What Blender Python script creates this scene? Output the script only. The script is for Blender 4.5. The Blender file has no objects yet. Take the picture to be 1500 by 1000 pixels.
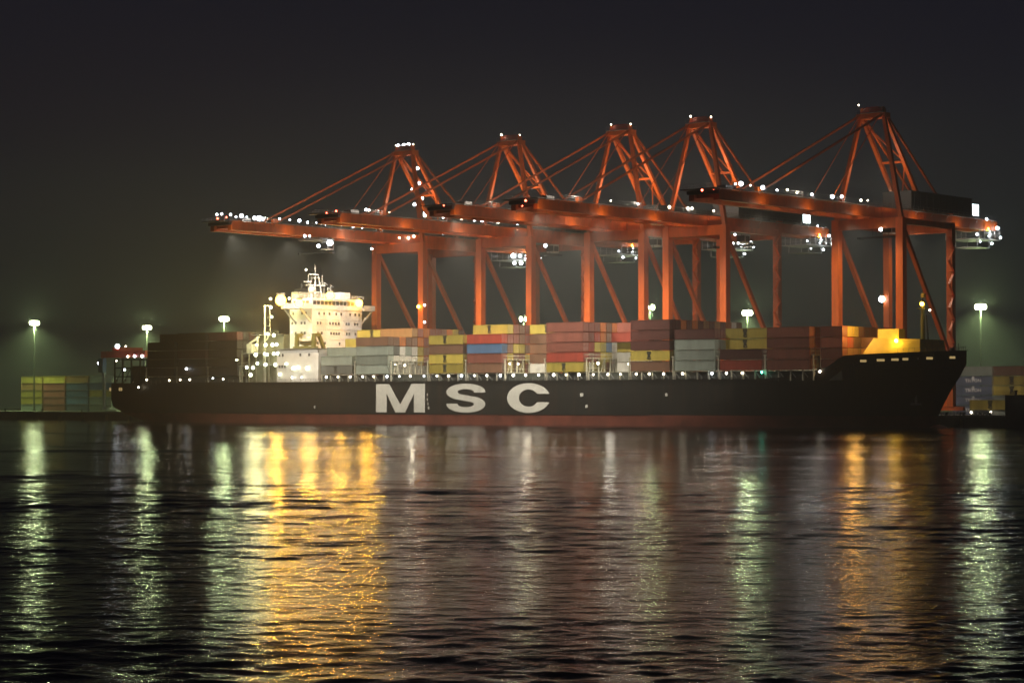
import bpy, bmesh, math, random
from mathutils import Vector, Matrix
random.seed(7)
R = math.radians

# ------------------------------------------------------------------ camera, world, light
scene = bpy.context.scene
cam_data = bpy.data.cameras.new('camera')
cam = bpy.data.objects.new('camera', cam_data)
scene.collection.objects.link(cam)
cam.location = (0, 0, 6.5)
cam.rotation_euler = (R(90) + math.atan(88 / 3400), 0, 0)
cam_data.sensor_width = 36.0
cam_data.lens = 36.0 * 3400 / 1500
cam_data.clip_start = 1.0
cam_data.clip_end = 9000
scene.camera = cam

world = bpy.data.worlds.new('World')
scene.world = world
world.use_nodes = True
wn = world.node_tree.nodes
wn['Background'].inputs[0].default_value = (0.0066, 0.0066, 0.0112, 1)   # overcast night sky
wn['Background'].inputs[1].default_value = 1.0

HAZE_DENSITY = 0.0007
BOOM_W = 42000.0        # each crane floodlight
MAST_W = 130000.0        # each high mast head
SODIUM_W = 16000.0
vs = scene.view_settings
vs.view_transform = 'Standard'
vs.look = 'None'
vs.exposure = 0.45
vs.gamma = 1.0
vs.use_curve_mapping = False
scene.render.engine = 'CYCLES'
cy = scene.cycles
cy.use_denoising = True
cy.max_bounces = 5
cy.diffuse_bounces = 2
cy.glossy_bounces = 3
cy.transmission_bounces = 2
cy.volume_bounces = 0
cy.sample_clamp_indirect = 6.0
cy.sample_clamp_direct = 0.0
cy.use_light_tree = True
cy.caustics_reflective = False
cy.caustics_refractive = False

# ------------------------------------------------------------------ frames
CA, SA_ = math.cos(R(40)), math.sin(R(40))
Y0 = 613.0
F = 3400.0
def W(L, D, z=0.0):
    """berth frame (along the ship towards the bow, inland, up) to world"""
    return Vector((CA * L + SA_ * D, Y0 - SA_ * L + CA * D, z))
ROT = R(-40)
def L_at(px, D):
    u = px - 750.0
    return (u * (Y0 + CA * D) - F * SA_ * D) / (F * CA + u * SA_)
def D_at(px, L):
    u = px - 750.0
    return (u * (Y0 - SA_ * L) - F * CA * L) / (F * SA_ - u * CA)
def z_at(py, L, D):
    return 6.5 + (588.0 - py) * (Y0 - SA_ * L + CA * D) / F

# ------------------------------------------------------------------ materials
def paint(name, col, rough=0.55, metal=0.0, wear=0.25, scale=0.6, bump=0.0, streak=False):
    m = bpy.data.materials.new(name)
    m.use_nodes = True
    nt = m.node_tree
    b = nt.nodes['Principled BSDF']
    b.inputs['Roughness'].default_value = rough
    b.inputs['Metallic'].default_value = metal
    tc = nt.nodes.new('ShaderNodeTexCoord')
    mp = nt.nodes.new('ShaderNodeMapping')
    mp.inputs['Scale'].default_value = (1, 1, 0.25) if streak else (1, 1, 1)
    no = nt.nodes.new('ShaderNodeTexNoise')
    no.inputs['Scale'].default_value = scale
    no.inputs['Detail'].default_value = 7
    no.inputs['Roughness'].default_value = 0.65
    oi = nt.nodes.new('ShaderNodeObjectInfo')
    add = nt.nodes.new('ShaderNodeVectorMath'); add.operation = 'ADD'
    sc = nt.nodes.new('ShaderNodeMath'); sc.operation = 'MULTIPLY'; sc.inputs[1].default_value = 37.0
    nt.links.new(oi.outputs['Random'], sc.inputs[0])
    nt.links.new(tc.outputs['Object'], mp.inputs[0])
    nt.links.new(mp.outputs[0], add.inputs[0])
    nt.links.new(sc.outputs[0], add.inputs[1])
    nt.links.new(add.outputs[0], no.inputs['Vector'])
    rmp = nt.nodes.new('ShaderNodeValToRGB')
    rmp.color_ramp.elements[0].position = 0.32
    rmp.color_ramp.elements[1].position = 0.68
    lo = [c * (1 - wear) for c in col]
    hi = [min(1, c * (1 + wear * 0.5)) for c in col]
    rmp.color_ramp.elements[0].color = (*lo, 1)
    rmp.color_ramp.elements[1].color = (*hi, 1)
    nt.links.new(no.outputs['Fac'], rmp.inputs[0])
    hsv = nt.nodes.new('ShaderNodeHueSaturation')
    mr = nt.nodes.new('ShaderNodeMapRange')
    mr.inputs[3].default_value = 1 - wear * 1.1; mr.inputs[4].default_value = 1 + wear * 0.6
    nt.links.new(oi.outputs['Random'], mr.inputs[0])
    nt.links.new(mr.outputs[0], hsv.inputs['Value'])
    nt.links.new(rmp.outputs[0], hsv.inputs['Color'])
    nt.links.new(hsv.outputs[0], b.inputs['Base Color'])
    if bump:
        wv = nt.nodes.new('ShaderNodeTexWave'); wv.wave_type = 'BANDS'; wv.bands_direction = 'X'
        wv.inputs['Scale'].default_value = 0.55
        nt.links.new(tc.outputs['Object'], wv.inputs['Vector'])
        bm_ = nt.nodes.new('ShaderNodeBump'); bm_.inputs['Distance'].default_value = bump
        bm_.inputs['Strength'].default_value = 0.5
        nt.links.new(wv.outputs['Fac'], bm_.inputs['Height'])
        nt.links.new(bm_.outputs[0], b.inputs['Normal'])
    return m

def glow(name, col, strength):
    m = bpy.data.materials.new(name)
    m.use_nodes = True
    nt = m.node_tree
    nt.nodes.remove(nt.nodes['Principled BSDF'])
    e = nt.nodes.new('ShaderNodeEmission')
    e.inputs[0].default_value = (*col, 1); e.inputs[1].default_value = strength
    nt.links.new(e.outputs[0], nt.nodes['Material Output'].inputs[0])
    return m

M = {}
M['orange'] = paint('orange_crane_paint', (0.70, 0.13, 0.008), 0.5, wear=0.3, scale=0.5, streak=True)
M['dark_steel'] = paint('dark_machinery_paint', (0.035, 0.04, 0.045), 0.6)
M['grey_steel'] = paint('grey_galvanised_steel', (0.32, 0.33, 0.33), 0.5, 0.2)
M['hull'] = paint('black_hull_paint', (0.022, 0.0215, 0.020), 0.5, wear=0.35, scale=0.12, streak=True)
def hull_paint(m):
    nt = m.node_tree; b = nt.nodes['Principled BSDF']
    src = b.inputs['Base Color'].links[0].from_socket
    tc = nt.nodes.new('ShaderNodeTexCoord'); mp = nt.nodes.new('ShaderNodeMapping'); mp.inputs['Scale'].default_value = (1.1, 1.1, 0.09)
    no = nt.nodes.new('ShaderNodeTexNoise'); no.inputs['Scale'].default_value = 0.8; no.inputs['Detail'].default_value = 8
    rm = nt.nodes.new('ShaderNodeMapRange'); rm.inputs[1].default_value = .52; rm.inputs[2].default_value = .72; rm.inputs[4].default_value = .8
    br = nt.nodes.new('ShaderNodeTexBrick'); br.inputs['Scale'].default_value = 1.0; br.inputs['Brick Width'].default_value = 9.0; br.inputs['Row Height'].default_value = 2.6
    br.inputs['Mortar Size'].default_value = 0.07; br.inputs['Mortar Smooth'].default_value = .3
    br.inputs['Color1'].default_value = (1, 1, 1, 1); br.inputs['Color2'].default_value = (.80, .80, .80, 1); br.inputs['Mortar'].default_value = (1.6, 1.5, 1.4, 1)
    m2 = nt.nodes.new('ShaderNodeMapping'); m2.inputs['Rotation'].default_value = (R(90), 0, 0)
    mx = nt.nodes.new('ShaderNodeMix'); mx.data_type = 'RGBA'; mx.inputs['B'].default_value = (0.055, 0.034, 0.024, 1)
    ml = nt.nodes.new('ShaderNodeMix'); ml.data_type = 'RGBA'; ml.blend_type = 'MULTIPLY'; ml.inputs['Factor'].default_value = 1
    L = nt.links.new
    L(tc.outputs['Object'], mp.inputs[0]); L(mp.outputs[0], no.inputs['Vector']); L(no.outputs['Fac'], rm.inputs[0])
    L(rm.outputs[0], mx.inputs['Factor']); L(src, mx.inputs['A'])
    L(tc.outputs['Object'], m2.inputs[0]); L(m2.outputs[0], br.inputs['Vector'])
    L(mx.outputs['Result'], ml.inputs['A']); L(br.outputs['Color'], ml.inputs['B']); L(ml.outputs['Result'], b.inputs['Base Color'])
hull_paint(M['hull'])
M['boot'] = paint('red_antifouling_paint', (0.40, 0.10, 0.06), 0.7, wear=0.45, scale=0.25)
M['letter'] = paint('white_hull_lettering', (0.84, 0.85, 0.80), 0.6, wear=0.12)
M['white'] = paint('white_ship_paint', (0.82, 0.82, 0.80), 0.5, wear=0.10, scale=0.4)
M['cream'] = paint('cream_lashing_paint', (0.62, 0.60, 0.48), 0.6, wear=0.3, scale=1.2)
M['casing'] = paint('grey_casing_paint', (0.26, 0.25, 0.18), 0.6, wear=0.4)
M['deck'] = paint('brown_deck_paint', (0.10, 0.06, 0.045), 0.7)
M['coaming'] = paint('dark_green_coaming_paint', (0.05, 0.06, 0.045), 0.6)
M['glass'] = paint('dark_window_glass', (0.03, 0.035, 0.04), 0.12, wear=0.05)
M['concrete'] = paint('quay_concrete', (0.26, 0.25, 0.23), 0.85, wear=0.4, scale=0.15)
M['quaywall'] = paint('stained_quay_wall', (0.10, 0.095, 0.085), 0.9, wear=0.5, scale=0.3)
M['rubber'] = paint('black_rubber', (0.02, 0.02, 0.02), 0.8)
M['lifeboat'] = paint('lifeboat_white', (0.66, 0.62, 0.45), 0.4)
M['olive'] = paint('olive_davit_paint', (0.20, 0.19, 0.05), 0.6)
M['gantry_red'] = paint('red_gantry_paint', (0.60, 0.05, 0.03), 0.5)
M['pole'] = paint('galvanised_pole', (0.13, 0.14, 0.13), 0.5, 0.2)
M['yellow_lit'] = paint('cream_breakwater_lit_yellow', (0.70, 0.55, 0.12), 0.5, wear=0.2)  # yellow lamplight on the pale breakwater is put into this colour
M['printdark'] = paint('black_container_print', (0.03, 0.03, 0.025), 0.6)
M['printwhite'] = paint('white_container_print', (0.8, 0.8, 0.8), 0.6)
G = {}
G['cool'] = glow('lamp_cool_white', (0.86, 0.94, 1.0), 14)
G['warm'] = glow('lamp_warm_white', (1.0, 0.86, 0.62), 12)
G['deck'] = glow('lamp_deck_white', (1.0, 0.93, 0.75), 12)
G['deckgreen'] = glow('lamp_mercury_green', (0.95, 1.0, 0.66), 9)
G['sodium'] = glow('lamp_sodium', (1.0, 0.50, 0.05), 20)
G['mast'] = glow('lamp_high_mast', (0.92, 1.0, 0.58), 26)
G['red'] = glow('lamp_red_marker', (1.0, 0.10, 0.05), 25)
G['green'] = glow('lamp_green_marker', (0.1, 0.9, 0.6), 18)
G['window'] = glow('lit_electric_room', (0.80, 0.98, 1.0), 7)
G['winwarm'] = glow('lit_cabin_window', (1.0, 0.75, 0.35), 1.6)
G['port'] = glow('mooring_port_glow_panel', (1.0, 0.70, 0.28), 0.38)  # surface glow standing in for the lit deck behind a port
G['amber'] = glow('lamp_amber', (1.0, 0.55, 0.05), 30)

CC = {  # container paints
 'Y': ('yellow', (0.50, 0.40, 0.075)), 'M': ('maroon', (0.12, 0.036, 0.028)), 'R': ('red-brown', (0.26, 0.085, 0.06)),
 'r': ('red', (0.38, 0.06, 0.035)), 'B': ('brown', (0.22, 0.115, 0.07)), 'G': ('grey-green', (0.30, 0.35, 0.31)),
 'W': ('white', (0.66, 0.65, 0.60)), 'U': ('blue', (0.085, 0.16, 0.30)), 'O': ('orange', (0.60, 0.19, 0.04)),
 'K': ('dark brown', (0.034, 0.024, 0.019)), 'T': ('tan', (0.36, 0.20, 0.075)), 'g': ('dark grey', (0.15, 0.16, 0.15)),
 'N': ('slate blue', (0.11, 0.14, 0.22)),
}
CM = {k: paint('container_' + v[0].replace(' ', '_').replace('-', '_'), v[1], 0.55, wear=0.28, scale=0.5, bump=0.03, streak=True) for k, v in CC.items()}

# ------------------------------------------------------------------ mesh builder
class MB:
    def __init__(s):
        s.v = []; s.f = []; s.mi = []; s.mats = []
    def _m(s, m):
        if m not in s.mats: s.mats.append(m)
        return s.mats.index(m)
    def hexa(s, p, m):
        n = len(s.v); s.v += [tuple(q) for q in p]; k = s._m(m)
        for f in ((0, 3, 2, 1), (4, 5, 6, 7), (0, 1, 5, 4), (1, 2, 6, 5), (2, 3, 7, 6), (3, 0, 4, 7)):
            s.f.append(tuple(n + i for i in f)); s.mi.append(k)
        return s
    def box(s, x0, x1, y0, y1, z0, z1, m):
        return s.hexa([(x0, y0, z0), (x1, y0, z0), (x1, y1, z0), (x0, y1, z0), (x0, y0, z1), (x1, y0, z1), (x1, y1, z1), (x0, y1, z1)], m)
    def beam(s, p, q, w, h, m, w2=None, h2=None):
        p = Vector(p); q = Vector(q); d = (q - p).normalized()
        up = Vector((0, 0, 1)) if abs(d.z) < 0.95 else Vector((1, 0, 0))
        a = d.cross(up).normalized(); b = a.cross(d).normalized()
        w2 = w2 or w; h2 = h2 or h
        P = []
        for c, ww, hh in ((p, w, h), (q, w2, h2)):
            for sx, sy in ((-1, -1), (1, -1), (1, 1), (-1, 1)):
                P.append(c + a * (sx * ww / 2) + b * (sy * hh / 2))
        return s.hexa(P, m)
    def tube(s, p, q, r, m, n=8, r2=None):
        p = Vector(p); q = Vector(q); d = (q - p).normalized()
        up = Vector((0, 0, 1)) if abs(d.z) < 0.95 else Vector((1, 0, 0))
        a = d.cross(up).normalized(); b = a.cross(d).normalized(); r2 = r if r2 is None else r2
        k = s._m(m); b0 = len(s.v)
        for c, rr in ((p, r), (q, r2)):
            for i in range(n):
                t = 2 * math.pi * i / n
                s.v.append(tuple(c + a * (rr * math.cos(t)) + b * (rr * math.sin(t))))
        for i in range(n):
            j = (i + 1) % n
            s.f.append((b0 + i, b0 + n + i, b0 + n + j, b0 + j)); s.mi.append(k)
        s.f.append(tuple(b0 + i for i in range(n))); s.mi.append(k)
        s.f.append(tuple(b0 + n + n - 1 - i for i in range(n))); s.mi.append(k)
        return s
    def ball(s, c, r, m, n=8, k=5, sz=1.0):
        mi = s._m(m); b0 = len(s.v)
        s.v.append((c[0], c[1], c[2] + r * sz))
        for j in range(1, k):
            ph = math.pi * j / k
            for i in range(n):
                t = 2 * math.pi * i / n
                s.v.append((c[0] + r * math.sin(ph) * math.cos(t), c[1] + r * math.sin(ph) * math.sin(t), c[2] + r * sz * math.cos(ph)))
        s.v.append((c[0], c[1], c[2] - r * sz)); e = len(s.v) - 1
        for i in range(n):
            j = (i + 1) % n
            s.f.append((b0, b0 + 1 + i, b0 + 1 + j)); s.mi.append(mi)
            s.f.append((e, b0 + 1 + (k - 2) * n + j, b0 + 1 + (k - 2) * n + i)); s.mi.append(mi)
            for q in range(k - 2):
                o = b0 + 1 + q * n
                s.f.append((o + i, o + n + i, o + n + j, o + j)); s.mi.append(mi)
        return s
    def poly(s, pts, m):
        n = len(s.v); s.v += [tuple(p) for p in pts]
        s.f.append(tuple(range(n, n + len(pts)))); s.mi.append(s._m(m)); return s
    def mesh(s, name):
        me = bpy.data.meshes.new(name)
        me.from_pydata(s.v, [], s.f)
        for m in s.mats: me.materials.append(m)
        me.polygons.foreach_set('material_index', s.mi)
        me.update()
        return me
    def build(s, name, parent=None, loc=None, label=None):
        o = bpy.data.objects.new(name, s.mesh(name))
        scene.collection.objects.link(o)
        if parent is not None: o.parent = parent
        if loc is not None: o.location = loc
        if label: o['label'] = label
        return o

def link(name, me, parent, loc=(0, 0, 0)):
    o = bpy.data.objects.new(name, me); scene.collection.objects.link(o)
    o.parent = parent; o.location = loc
    return o

def tag(o, label, cat, group=None):
    o['label'] = label; o['category'] = cat
    if group: o['group'] = group
    return o
def thing(name, label, cat, L, D, z, group=None, rot=ROT):
    o = bpy.data.objects.new(name, None)
    o.empty_display_size = 1.0
    scene.collection.objects.link(o)
    o.location = W(L, D, z); o.rotation_euler = (0, 0, rot)
    return tag(o, label, cat, group)

# shared lamp bodies: a globe under a small cap
def lamp_mesh(name, r, g, n=8, k=6, sz=1.0):
    b = MB()
    b.ball((0, 0, 0), r, g, n, k, sz)
    b.box(-r * .55, r * .55, -r * .55, r * .55, r * sz * 0.93, r * sz * 0.93 + r * .35, M['grey_steel'])
    return b.mesh(name)
LM = {
 'cool': lamp_mesh('floodlight', 0.50, G['cool']), 'warm': lamp_mesh('floodlight', 0.42, G['warm']),
 'coolbig': lamp_mesh('floodlight', 0.85, G['cool']), 'coolsmall': lamp_mesh('floodlight', 0.32, G['cool']),
 'deck': lamp_mesh('deck_lamp', 0.34, G['deck']), 'deckcool': lamp_mesh('deck_lamp', 0.34, G['cool']),
 'deckwarm': lamp_mesh('deck_lamp', 0.34, G['warm']), 'deckred': lamp_mesh('deck_lamp', 0.22, G['red']),
 'deckgreen': lamp_mesh('deck_lamp', 0.3, G['green']),
 'work': lamp_mesh('work_lamp', 0.50, G['deckgreen']), 'sodium': lamp_mesh('wing_floodlight', 1.15, G['sodium'], 12, 8),
 'sodiumbig': lamp_mesh('wing_floodlight', 1.6, G['sodium'], 12, 8),
 'red': lamp_mesh('marker_lamp', 0.24, G['red']), 'white': lamp_mesh('marker_lamp', 0.30, G['warm']),
 'amber': lamp_mesh('amber_lamp', 0.5, G['amber']),
}
def light(parent, loc, power, col, radius=0.5, spot=None, aim=(0, 0, -1), name='lamp_or_fill_light'):
    ld = bpy.data.lights.new(name, 'SPOT' if spot else 'POINT')
    ld.energy = power; ld.color = col; ld.shadow_soft_size = radius
    if spot:
        ld.spot_size = R(spot); ld.spot_blend = 1.0
    o = bpy.data.objects.new(name, ld); scene.collection.objects.link(o)
    o.parent = parent; o.location = loc
    if spot:
        o.rotation_euler = Vector(aim).to_track_quat('-Z', 'Y').to_euler()
    return o

# ------------------------------------------------------------------ water
def make_water():
    import numpy as np
    rng = np.random.default_rng(5)
    ys = [-250.0, -60.0, 10.0, 30.0]
    y = 40.0
    while y < 640:
        ys.append(y); y += max(0.20, 0.20 * (y / 80.0) ** 1.45)
    ys += [700.0, 900.0, 1400.0, 2600.0]
    ys = np.array(ys)
    N = 640
    t = np.linspace(-1, 1, N)
    Y = np.repeat(ys[:, None], N + 2, axis=1)
    half = (ys * 0.34 + 26).clip(30, 245)
    X = np.zeros_like(Y); X[:, 1:-1] = half[:, None] * t[None, :]; X[:, 0] = -2400; X[:, -1] = 2400
    dy = np.gradient(ys)[:, None]; dx = (2 * half / N)[:, None]
    Z = np.zeros_like(Y)
        # long low swell crossed by short wind waves; waves too short for the mesh fade out
    for lam, slope, n in ((34, .006, 4), (15, .009, 6), (7.5, .010, 8), (3.8, .017, 12), (2.0, .030, 14), (1.15, .046, 18), (.7, .052, 18)):
        for _ in range(n):
            l = lam * rng.uniform(.75, 1.3); th = rng.normal(0, .55) + .12
            k = 2 * np.pi / l; kx, ky = k * np.sin(th), k * np.cos(th)
            a = slope * np.sqrt(2.0 / n) / k
            fade = np.clip(l / (3.2 * dy) - .6, 0, 1)
            Z += a * fade * np.sin(kx * X + ky * Y + rng.uniform(0, 6.28))
    # gusts: calmer and rougher lanes
    G_ = .8 + .38 * np.sin(Y / 21 + .9 * np.sin(X / 47 + 1.3) + X / 160) + .22 * np.sin(Y / 8.3 - X / 31 + 2)
    edge = np.clip((Y - 36) / 8, 0, 1) * np.clip((660 - Y) / 60, 0, 1) * np.clip((half[:, None] - np.abs(X)) / 6, 0, 1)
    Z = 1.45 * Z * G_ * edge + .35
    V = np.stack([X, Y, Z], axis=-1).reshape(-1, 3)
    nr, nc = Y.shape
    idx = np.arange(nr * nc).reshape(nr, nc)
    Q = np.stack([idx[:-1, :-1], idx[:-1, 1:], idx[1:, 1:], idx[1:, :-1]], axis=-1).reshape(-1, 4)
    me = bpy.data.meshes.new('water')
    me.vertices.add(len(V)); me.vertices.foreach_set('co', V.astype(np.float32).ravel())
    me.loops.add(Q.size); me.loops.foreach_set('vertex_index', Q.astype(np.int32).ravel())
    me.polygons.add(len(Q)); me.polygons.foreach_set('loop_start', np.arange(0, Q.size, 4, dtype=np.int32))
    me.update(calc_edges=True)
    me.polygons.foreach_set('use_smooth', np.ones(len(Q), dtype=bool))
    print('water faces', len(Q))
    o = bpy.data.objects.new('water', me); scene.collection.objects.link(o)
    o['kind'] = 'structure'
    m = bpy.data.materials.new('harbour_water'); m.use_nodes = True
    nt = m.node_tree; b = nt.nodes['Principled BSDF']
    b.inputs['Base Color'].default_value = (0.006, 0.009, 0.010, 1)
    b.inputs['Roughness'].default_value = 0.085
    b.inputs['IOR'].default_value = 1.06
    tc = nt.nodes.new('ShaderNodeTexCoord')
    def noise(scale, detail, sx, sy, rot):
        mp = nt.nodes.new('ShaderNodeMapping'); mp.inputs['Scale'].default_value = (sx, sy, 1)
        mp.inputs['Rotation'].default_value = (0, 0, rot)
        n = nt.nodes.new('ShaderNodeTexNoise'); n.inputs['Scale'].default_value = scale
        n.inputs['Detail'].default_value = detail; n.inputs['Roughness'].default_value = 0.55
        nt.links.new(tc.outputs['Object'], mp.inputs[0]); nt.links.new(mp.outputs[0], n.inputs['Vector'])
        return n.outputs['Fac']
    def mul(a, k):
        x = nt.nodes.new('ShaderNodeMath'); x.operation = 'MULTIPLY'; nt.links.new(a, x.inputs[0])
        if isinstance(k, float): x.inputs[1].default_value = k
        else: nt.links.new(k, x.inputs[1])
        return x.outputs[0]
    def add(a, c):
        x = nt.nodes.new('ShaderNodeMath'); x.operation = 'ADD'; nt.links.new(a, x.inputs[0]); nt.links.new(c, x.inputs[1]); return x.outputs[0]
    small = mul(noise(2.2, 4, 1.0, 1.0, 0.15), 0.10)
    mid = mul(noise(0.55, 3, 0.9, 1.0, -0.2), 0.12)
    big = mul(noise(0.1, 2, 0.45, 1.0, 0.1), 0.15)
    # wind patches: calmer and rougher stretches of water
    patch = noise(0.016, 3, 0.35, 1.0, 0.05)
    pr = nt.nodes.new('ShaderNodeMapRange'); pr.inputs[1].default_value = 0.35; pr.inputs[2].default_value = 0.65
    pr.inputs[3].default_value = 0.35; pr.inputs[4].default_value = 1.25
    nt.links.new(patch, pr.inputs[0])
    h = add(mul(add(small, mid), pr.outputs[0]), big)
    bp = nt.nodes.new('ShaderNodeBump'); bp.inputs['Strength'].default_value = 1.0; bp.inputs['Distance'].default_value = 0.5
    nt.links.new(h, bp.inputs['Height']); nt.links.new(bp.outputs[0], b.inputs['Normal'])
    me.materials.append(m)
make_water()

# ------------------------------------------------------------------ quay
QZ = 3.0
def make_quay():
    def patch(name, L0, L1, D0, D1, z0, z1, m, par=None):
        b = MB(); b.box(L0, L1, D0, D1, z0, z1, m)
        o = b.build(name, par)
        if par is None:
            o.location = W(0, 0, 0); o.rotation_euler = (0, 0, ROT); o['kind'] = 'structure'
        return o
    q = patch('quay', -700, 900, 34.6, 1300, -0.6, QZ, M['concrete'])
    w = patch('quay_wall', -700, 900, 34.0, 34.59, -0.6, QZ - 0.35, M['quaywall'])
    c = patch('quay_kerb', -700, 900, 34.0, 34.58, QZ - 0.34, QZ + 0.18, M['concrete'])
    me = MB().box(-0.6, 0.6, -1.3, 0, -1.2, 1.2, M['rubber']).box(-0.9, 0.9, -1.5, -1.31, -1.4, 1.4, M['dark_steel']).mesh('fender')
    n = 0
    for L in list(range(-300, -165, 12)) + list(range(114, 190, 12)):
        o = bpy.data.objects.new('fender', me); scene.collection.objects.link(o)
        o.parent = w; o.location = (L, 34.0, 1.0)
make_quay()

# ------------------------------------------------------------------ container geometry
CL, CWD, CH, BH = 12.19, 2.34, 2.59, 2.45
def container_mesh(k, length):
    b = MB(); m = CM[k]; e = 0.06
    b.box(e, length - e, e, CWD - e, 0.10, BH - e, m)
    p = 0.16
    for x in (0, length - p):
        for y in (0, CWD - p):
            b.box(x, x + p, y, y + p, 0, BH, m)
    for y in (0, CWD - p):
        for z in (0, BH - 0.12):
            b.box(p, length - p, y + .005, y + p - .005, z + .002, z + 0.12 - .002, m)
    for x in (0, length - p):
        for z in (0, BH - 0.12):
            b.box(x + .005, x + p - .005, p, CWD - p, z + .002, z + 0.12 - .002, m)
    return b.mesh('container_body')
def door_mesh(k, length):
    b = MB(); m = CM[k]
    x = length - 0.058
    b.box(x, x + 0.04, 0.17, 1.20, 0.13, BH - 0.14, m)
    b.box(x, x + 0.04, 1.24, 2.27, 0.13, BH - 0.14, m)
    for y in (0.42, 0.88, 1.56, 2.02):
        b.box(x + 0.041, x + 0.09, y - 0.03, y + 0.03, 0.15, BH - 0.16, M['grey_steel'])
    return b.mesh('end_door')
def text_mesh(body, size, m, ext=0.012, line=1.0, bold=0.02, sx=1.0):
    cu = bpy.data.curves.new('print', 'FONT'); cu.body = body; cu.size = size; cu.extrude = ext
    cu.align_x = 'CENTER'; cu.align_y = 'CENTER'; cu.space_line = line; cu.offset = bold; cu.resolution_u = 2
    t = bpy.data.objects.new('print', cu); scene.collection.objects.link(t)
    dg = bpy.context.evaluated_depsgraph_get()
    me = bpy.data.meshes.new_from_object(t.evaluated_get(dg))
    bpy.data.objects.remove(t)
    me.transform(Matrix.Rotation(R(90), 4, 'X') @ Matrix.Diagonal((sx, 1, 1, 1)))
    me.materials.clear(); me.materials.append(m)
    return me
logo_me = text_mesh('M\nS\nC', 0.92, M['printdark'], 0.012, 0.76, 0.10, 1.6)
logo_me.name = 'logo'
cmesh = {}; dmesh = {}
def make_container(L, D, z, k, label, length=CL, door=True, logo=False, group=None, cat='container'):
    key = (k, length)
    if key not in cmesh:
        cmesh[key] = container_mesh(k, length); dmesh[key] = door_mesh(k, length)
    o = bpy.data.objects.new('shipping_container', cmesh[key]); scene.collection.objects.link(o)
    o.location = W(L, D, z); o.rotation_euler = (0, 0, ROT)
    tag(o, label, cat, group)
    if door:
        link('end_door', dmesh[key], o)
    if logo:
        link('logo', logo_me, o, (length * 0.47, 0.035, CH * 0.5))
    return o

# ------------------------------------------------------------------ the ship
ship = thing('container_ship', 'long black container ship with white letters MSC on its side, moored under the orange cranes', 'ship', 0, 0, 0)
def topz(L):
    pts = [(-164, 12.2), (80, 12.0), (89, 12.8), (95, 14.3), (97, 15.0), (101, 17.4), (127, 18.5)]
    for (a, za), (b, zb) in zip(pts, pts[1:]):
        if L <= b: return za + (zb - za) * max(0, (L - a)) / (b - a)
    return pts[-1][1]
def Laft(z):
    pts = [(-2, -151), (0.5, -154.5), (2, -158.5), (3.6, -161.6), (5.5, -163.1), (8, -163.5), (30, -163.5)]
    for (a, za), (b, zb) in zip(pts, pts[1:]):
        if z <= b: return za + (zb - za) * (z - a) / (b - a)
def Lfore(z):
    pts = [(-2, 116.4), (0, 117.0), (3.8, 118.4), (11, 122.7), (13.4, 125.0), (15, 125.7), (30, 126.0)]
    for (a, za), (b, zb) in zip(pts, pts[1:]):
        if z <= b: return za + (zb - za) * (z - a) / (b - a)
    return 126.0
def hb(L, z):
    z_ = min(max(z, 0), 18.8)
    h = 16.1
    Ls = 48 + 42 * z_ / 18.8; Le = Lfore(z)
    if L > Ls: h = 16.1 * max(0.0, 1 - ((L - Ls) / (Le - Ls)) ** 2.3)
    La = Laft(z); Ls2 = -118
    if L < Ls2:
        e = 0.5 + 0.4 * min(1, z_ / 5.0)
        h = 16.1 * (1 - (1 - e) * ((Ls2 - L) / (Ls2 - La)) ** 2)
    return h
def shell(name, zs, m, top=False, parent=None):
    us = [0, .002, .005, .01, .018, .03, .05, .08, .12, .16] + [.2 + .03 * i for i in range(19)] + [.755, .77, .785, .80, .815, .83, .845, .86, .875, .89, .90, .91, .915, .92, .925, .935, .945, .955, .965, .975, .983, .99, .996, 1]
    b = MB(); k = b._m(m); n = len(us); rows = []
    for side in (-1, 1):
        for zi, z in enumerate(zs):
            row = []
            for u in us:
                zz = z
                L = Laft(zz) + (Lfore(zz) - Laft(zz)) * u
                if top and zi >= 1:
                    f = zi / (len(zs) - 1)
                    for _ in range(3):
                        zz = zs[0] + (topz(L) - zs[0]) * f
                        L = Laft(zz) + (Lfore(zz) - Laft(zz)) * u
                b.v.append((L, 16.1 + side * hb(L, zz), zz)); row.append(len(b.v) - 1)
            rows.append(row)
    nz = len(zs)
    for s_ in range(2):
        for j in range(nz - 1):
            for i in range(n - 1):
                a, c = rows[s_ * nz + j], rows[s_ * nz + j + 1]
                q = (a[i], a[i + 1], c[i + 1], c[i]) if s_ == 0 else (a[i + 1], a[i], c[i], c[i + 1])
                b.f.append(q); b.mi.append(k)
    for j in range(nz - 1):
        b.f.append((rows[j][0], rows[j + 1][0], rows[nz + j + 1][0], rows[nz + j][0])); b.mi.append(k)
    o = b.build(name, parent)
    for p in o.data.polygons: p.use_smooth = True
    return o
shell('hull', [3.1, 5, 6.5, 8, 10, 12], M['hull'], True, ship)
shell('boot_topping', [-1.5, 0, 0.8, 1.6, 2.4, 3.1], M['boot'], False, ship)
# rubbing strake, bulb
b = MB()
b.beam((-140, -0.06, 11.85), (84, -0.06, 11.85), 0.14, 0.28, M['hull'])
b.beam((-118, -0.05, 3.12), (45, -0.05, 3.12), 0.10, 0.10, M['hull'])
b.build('rubbing_strake', ship)
b = MB(); b.ball((118.2, 16.1, -1.6), 3.0, M['boot'], 12, 8, 0.9); b.build('bulbous_bow', ship)
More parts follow.
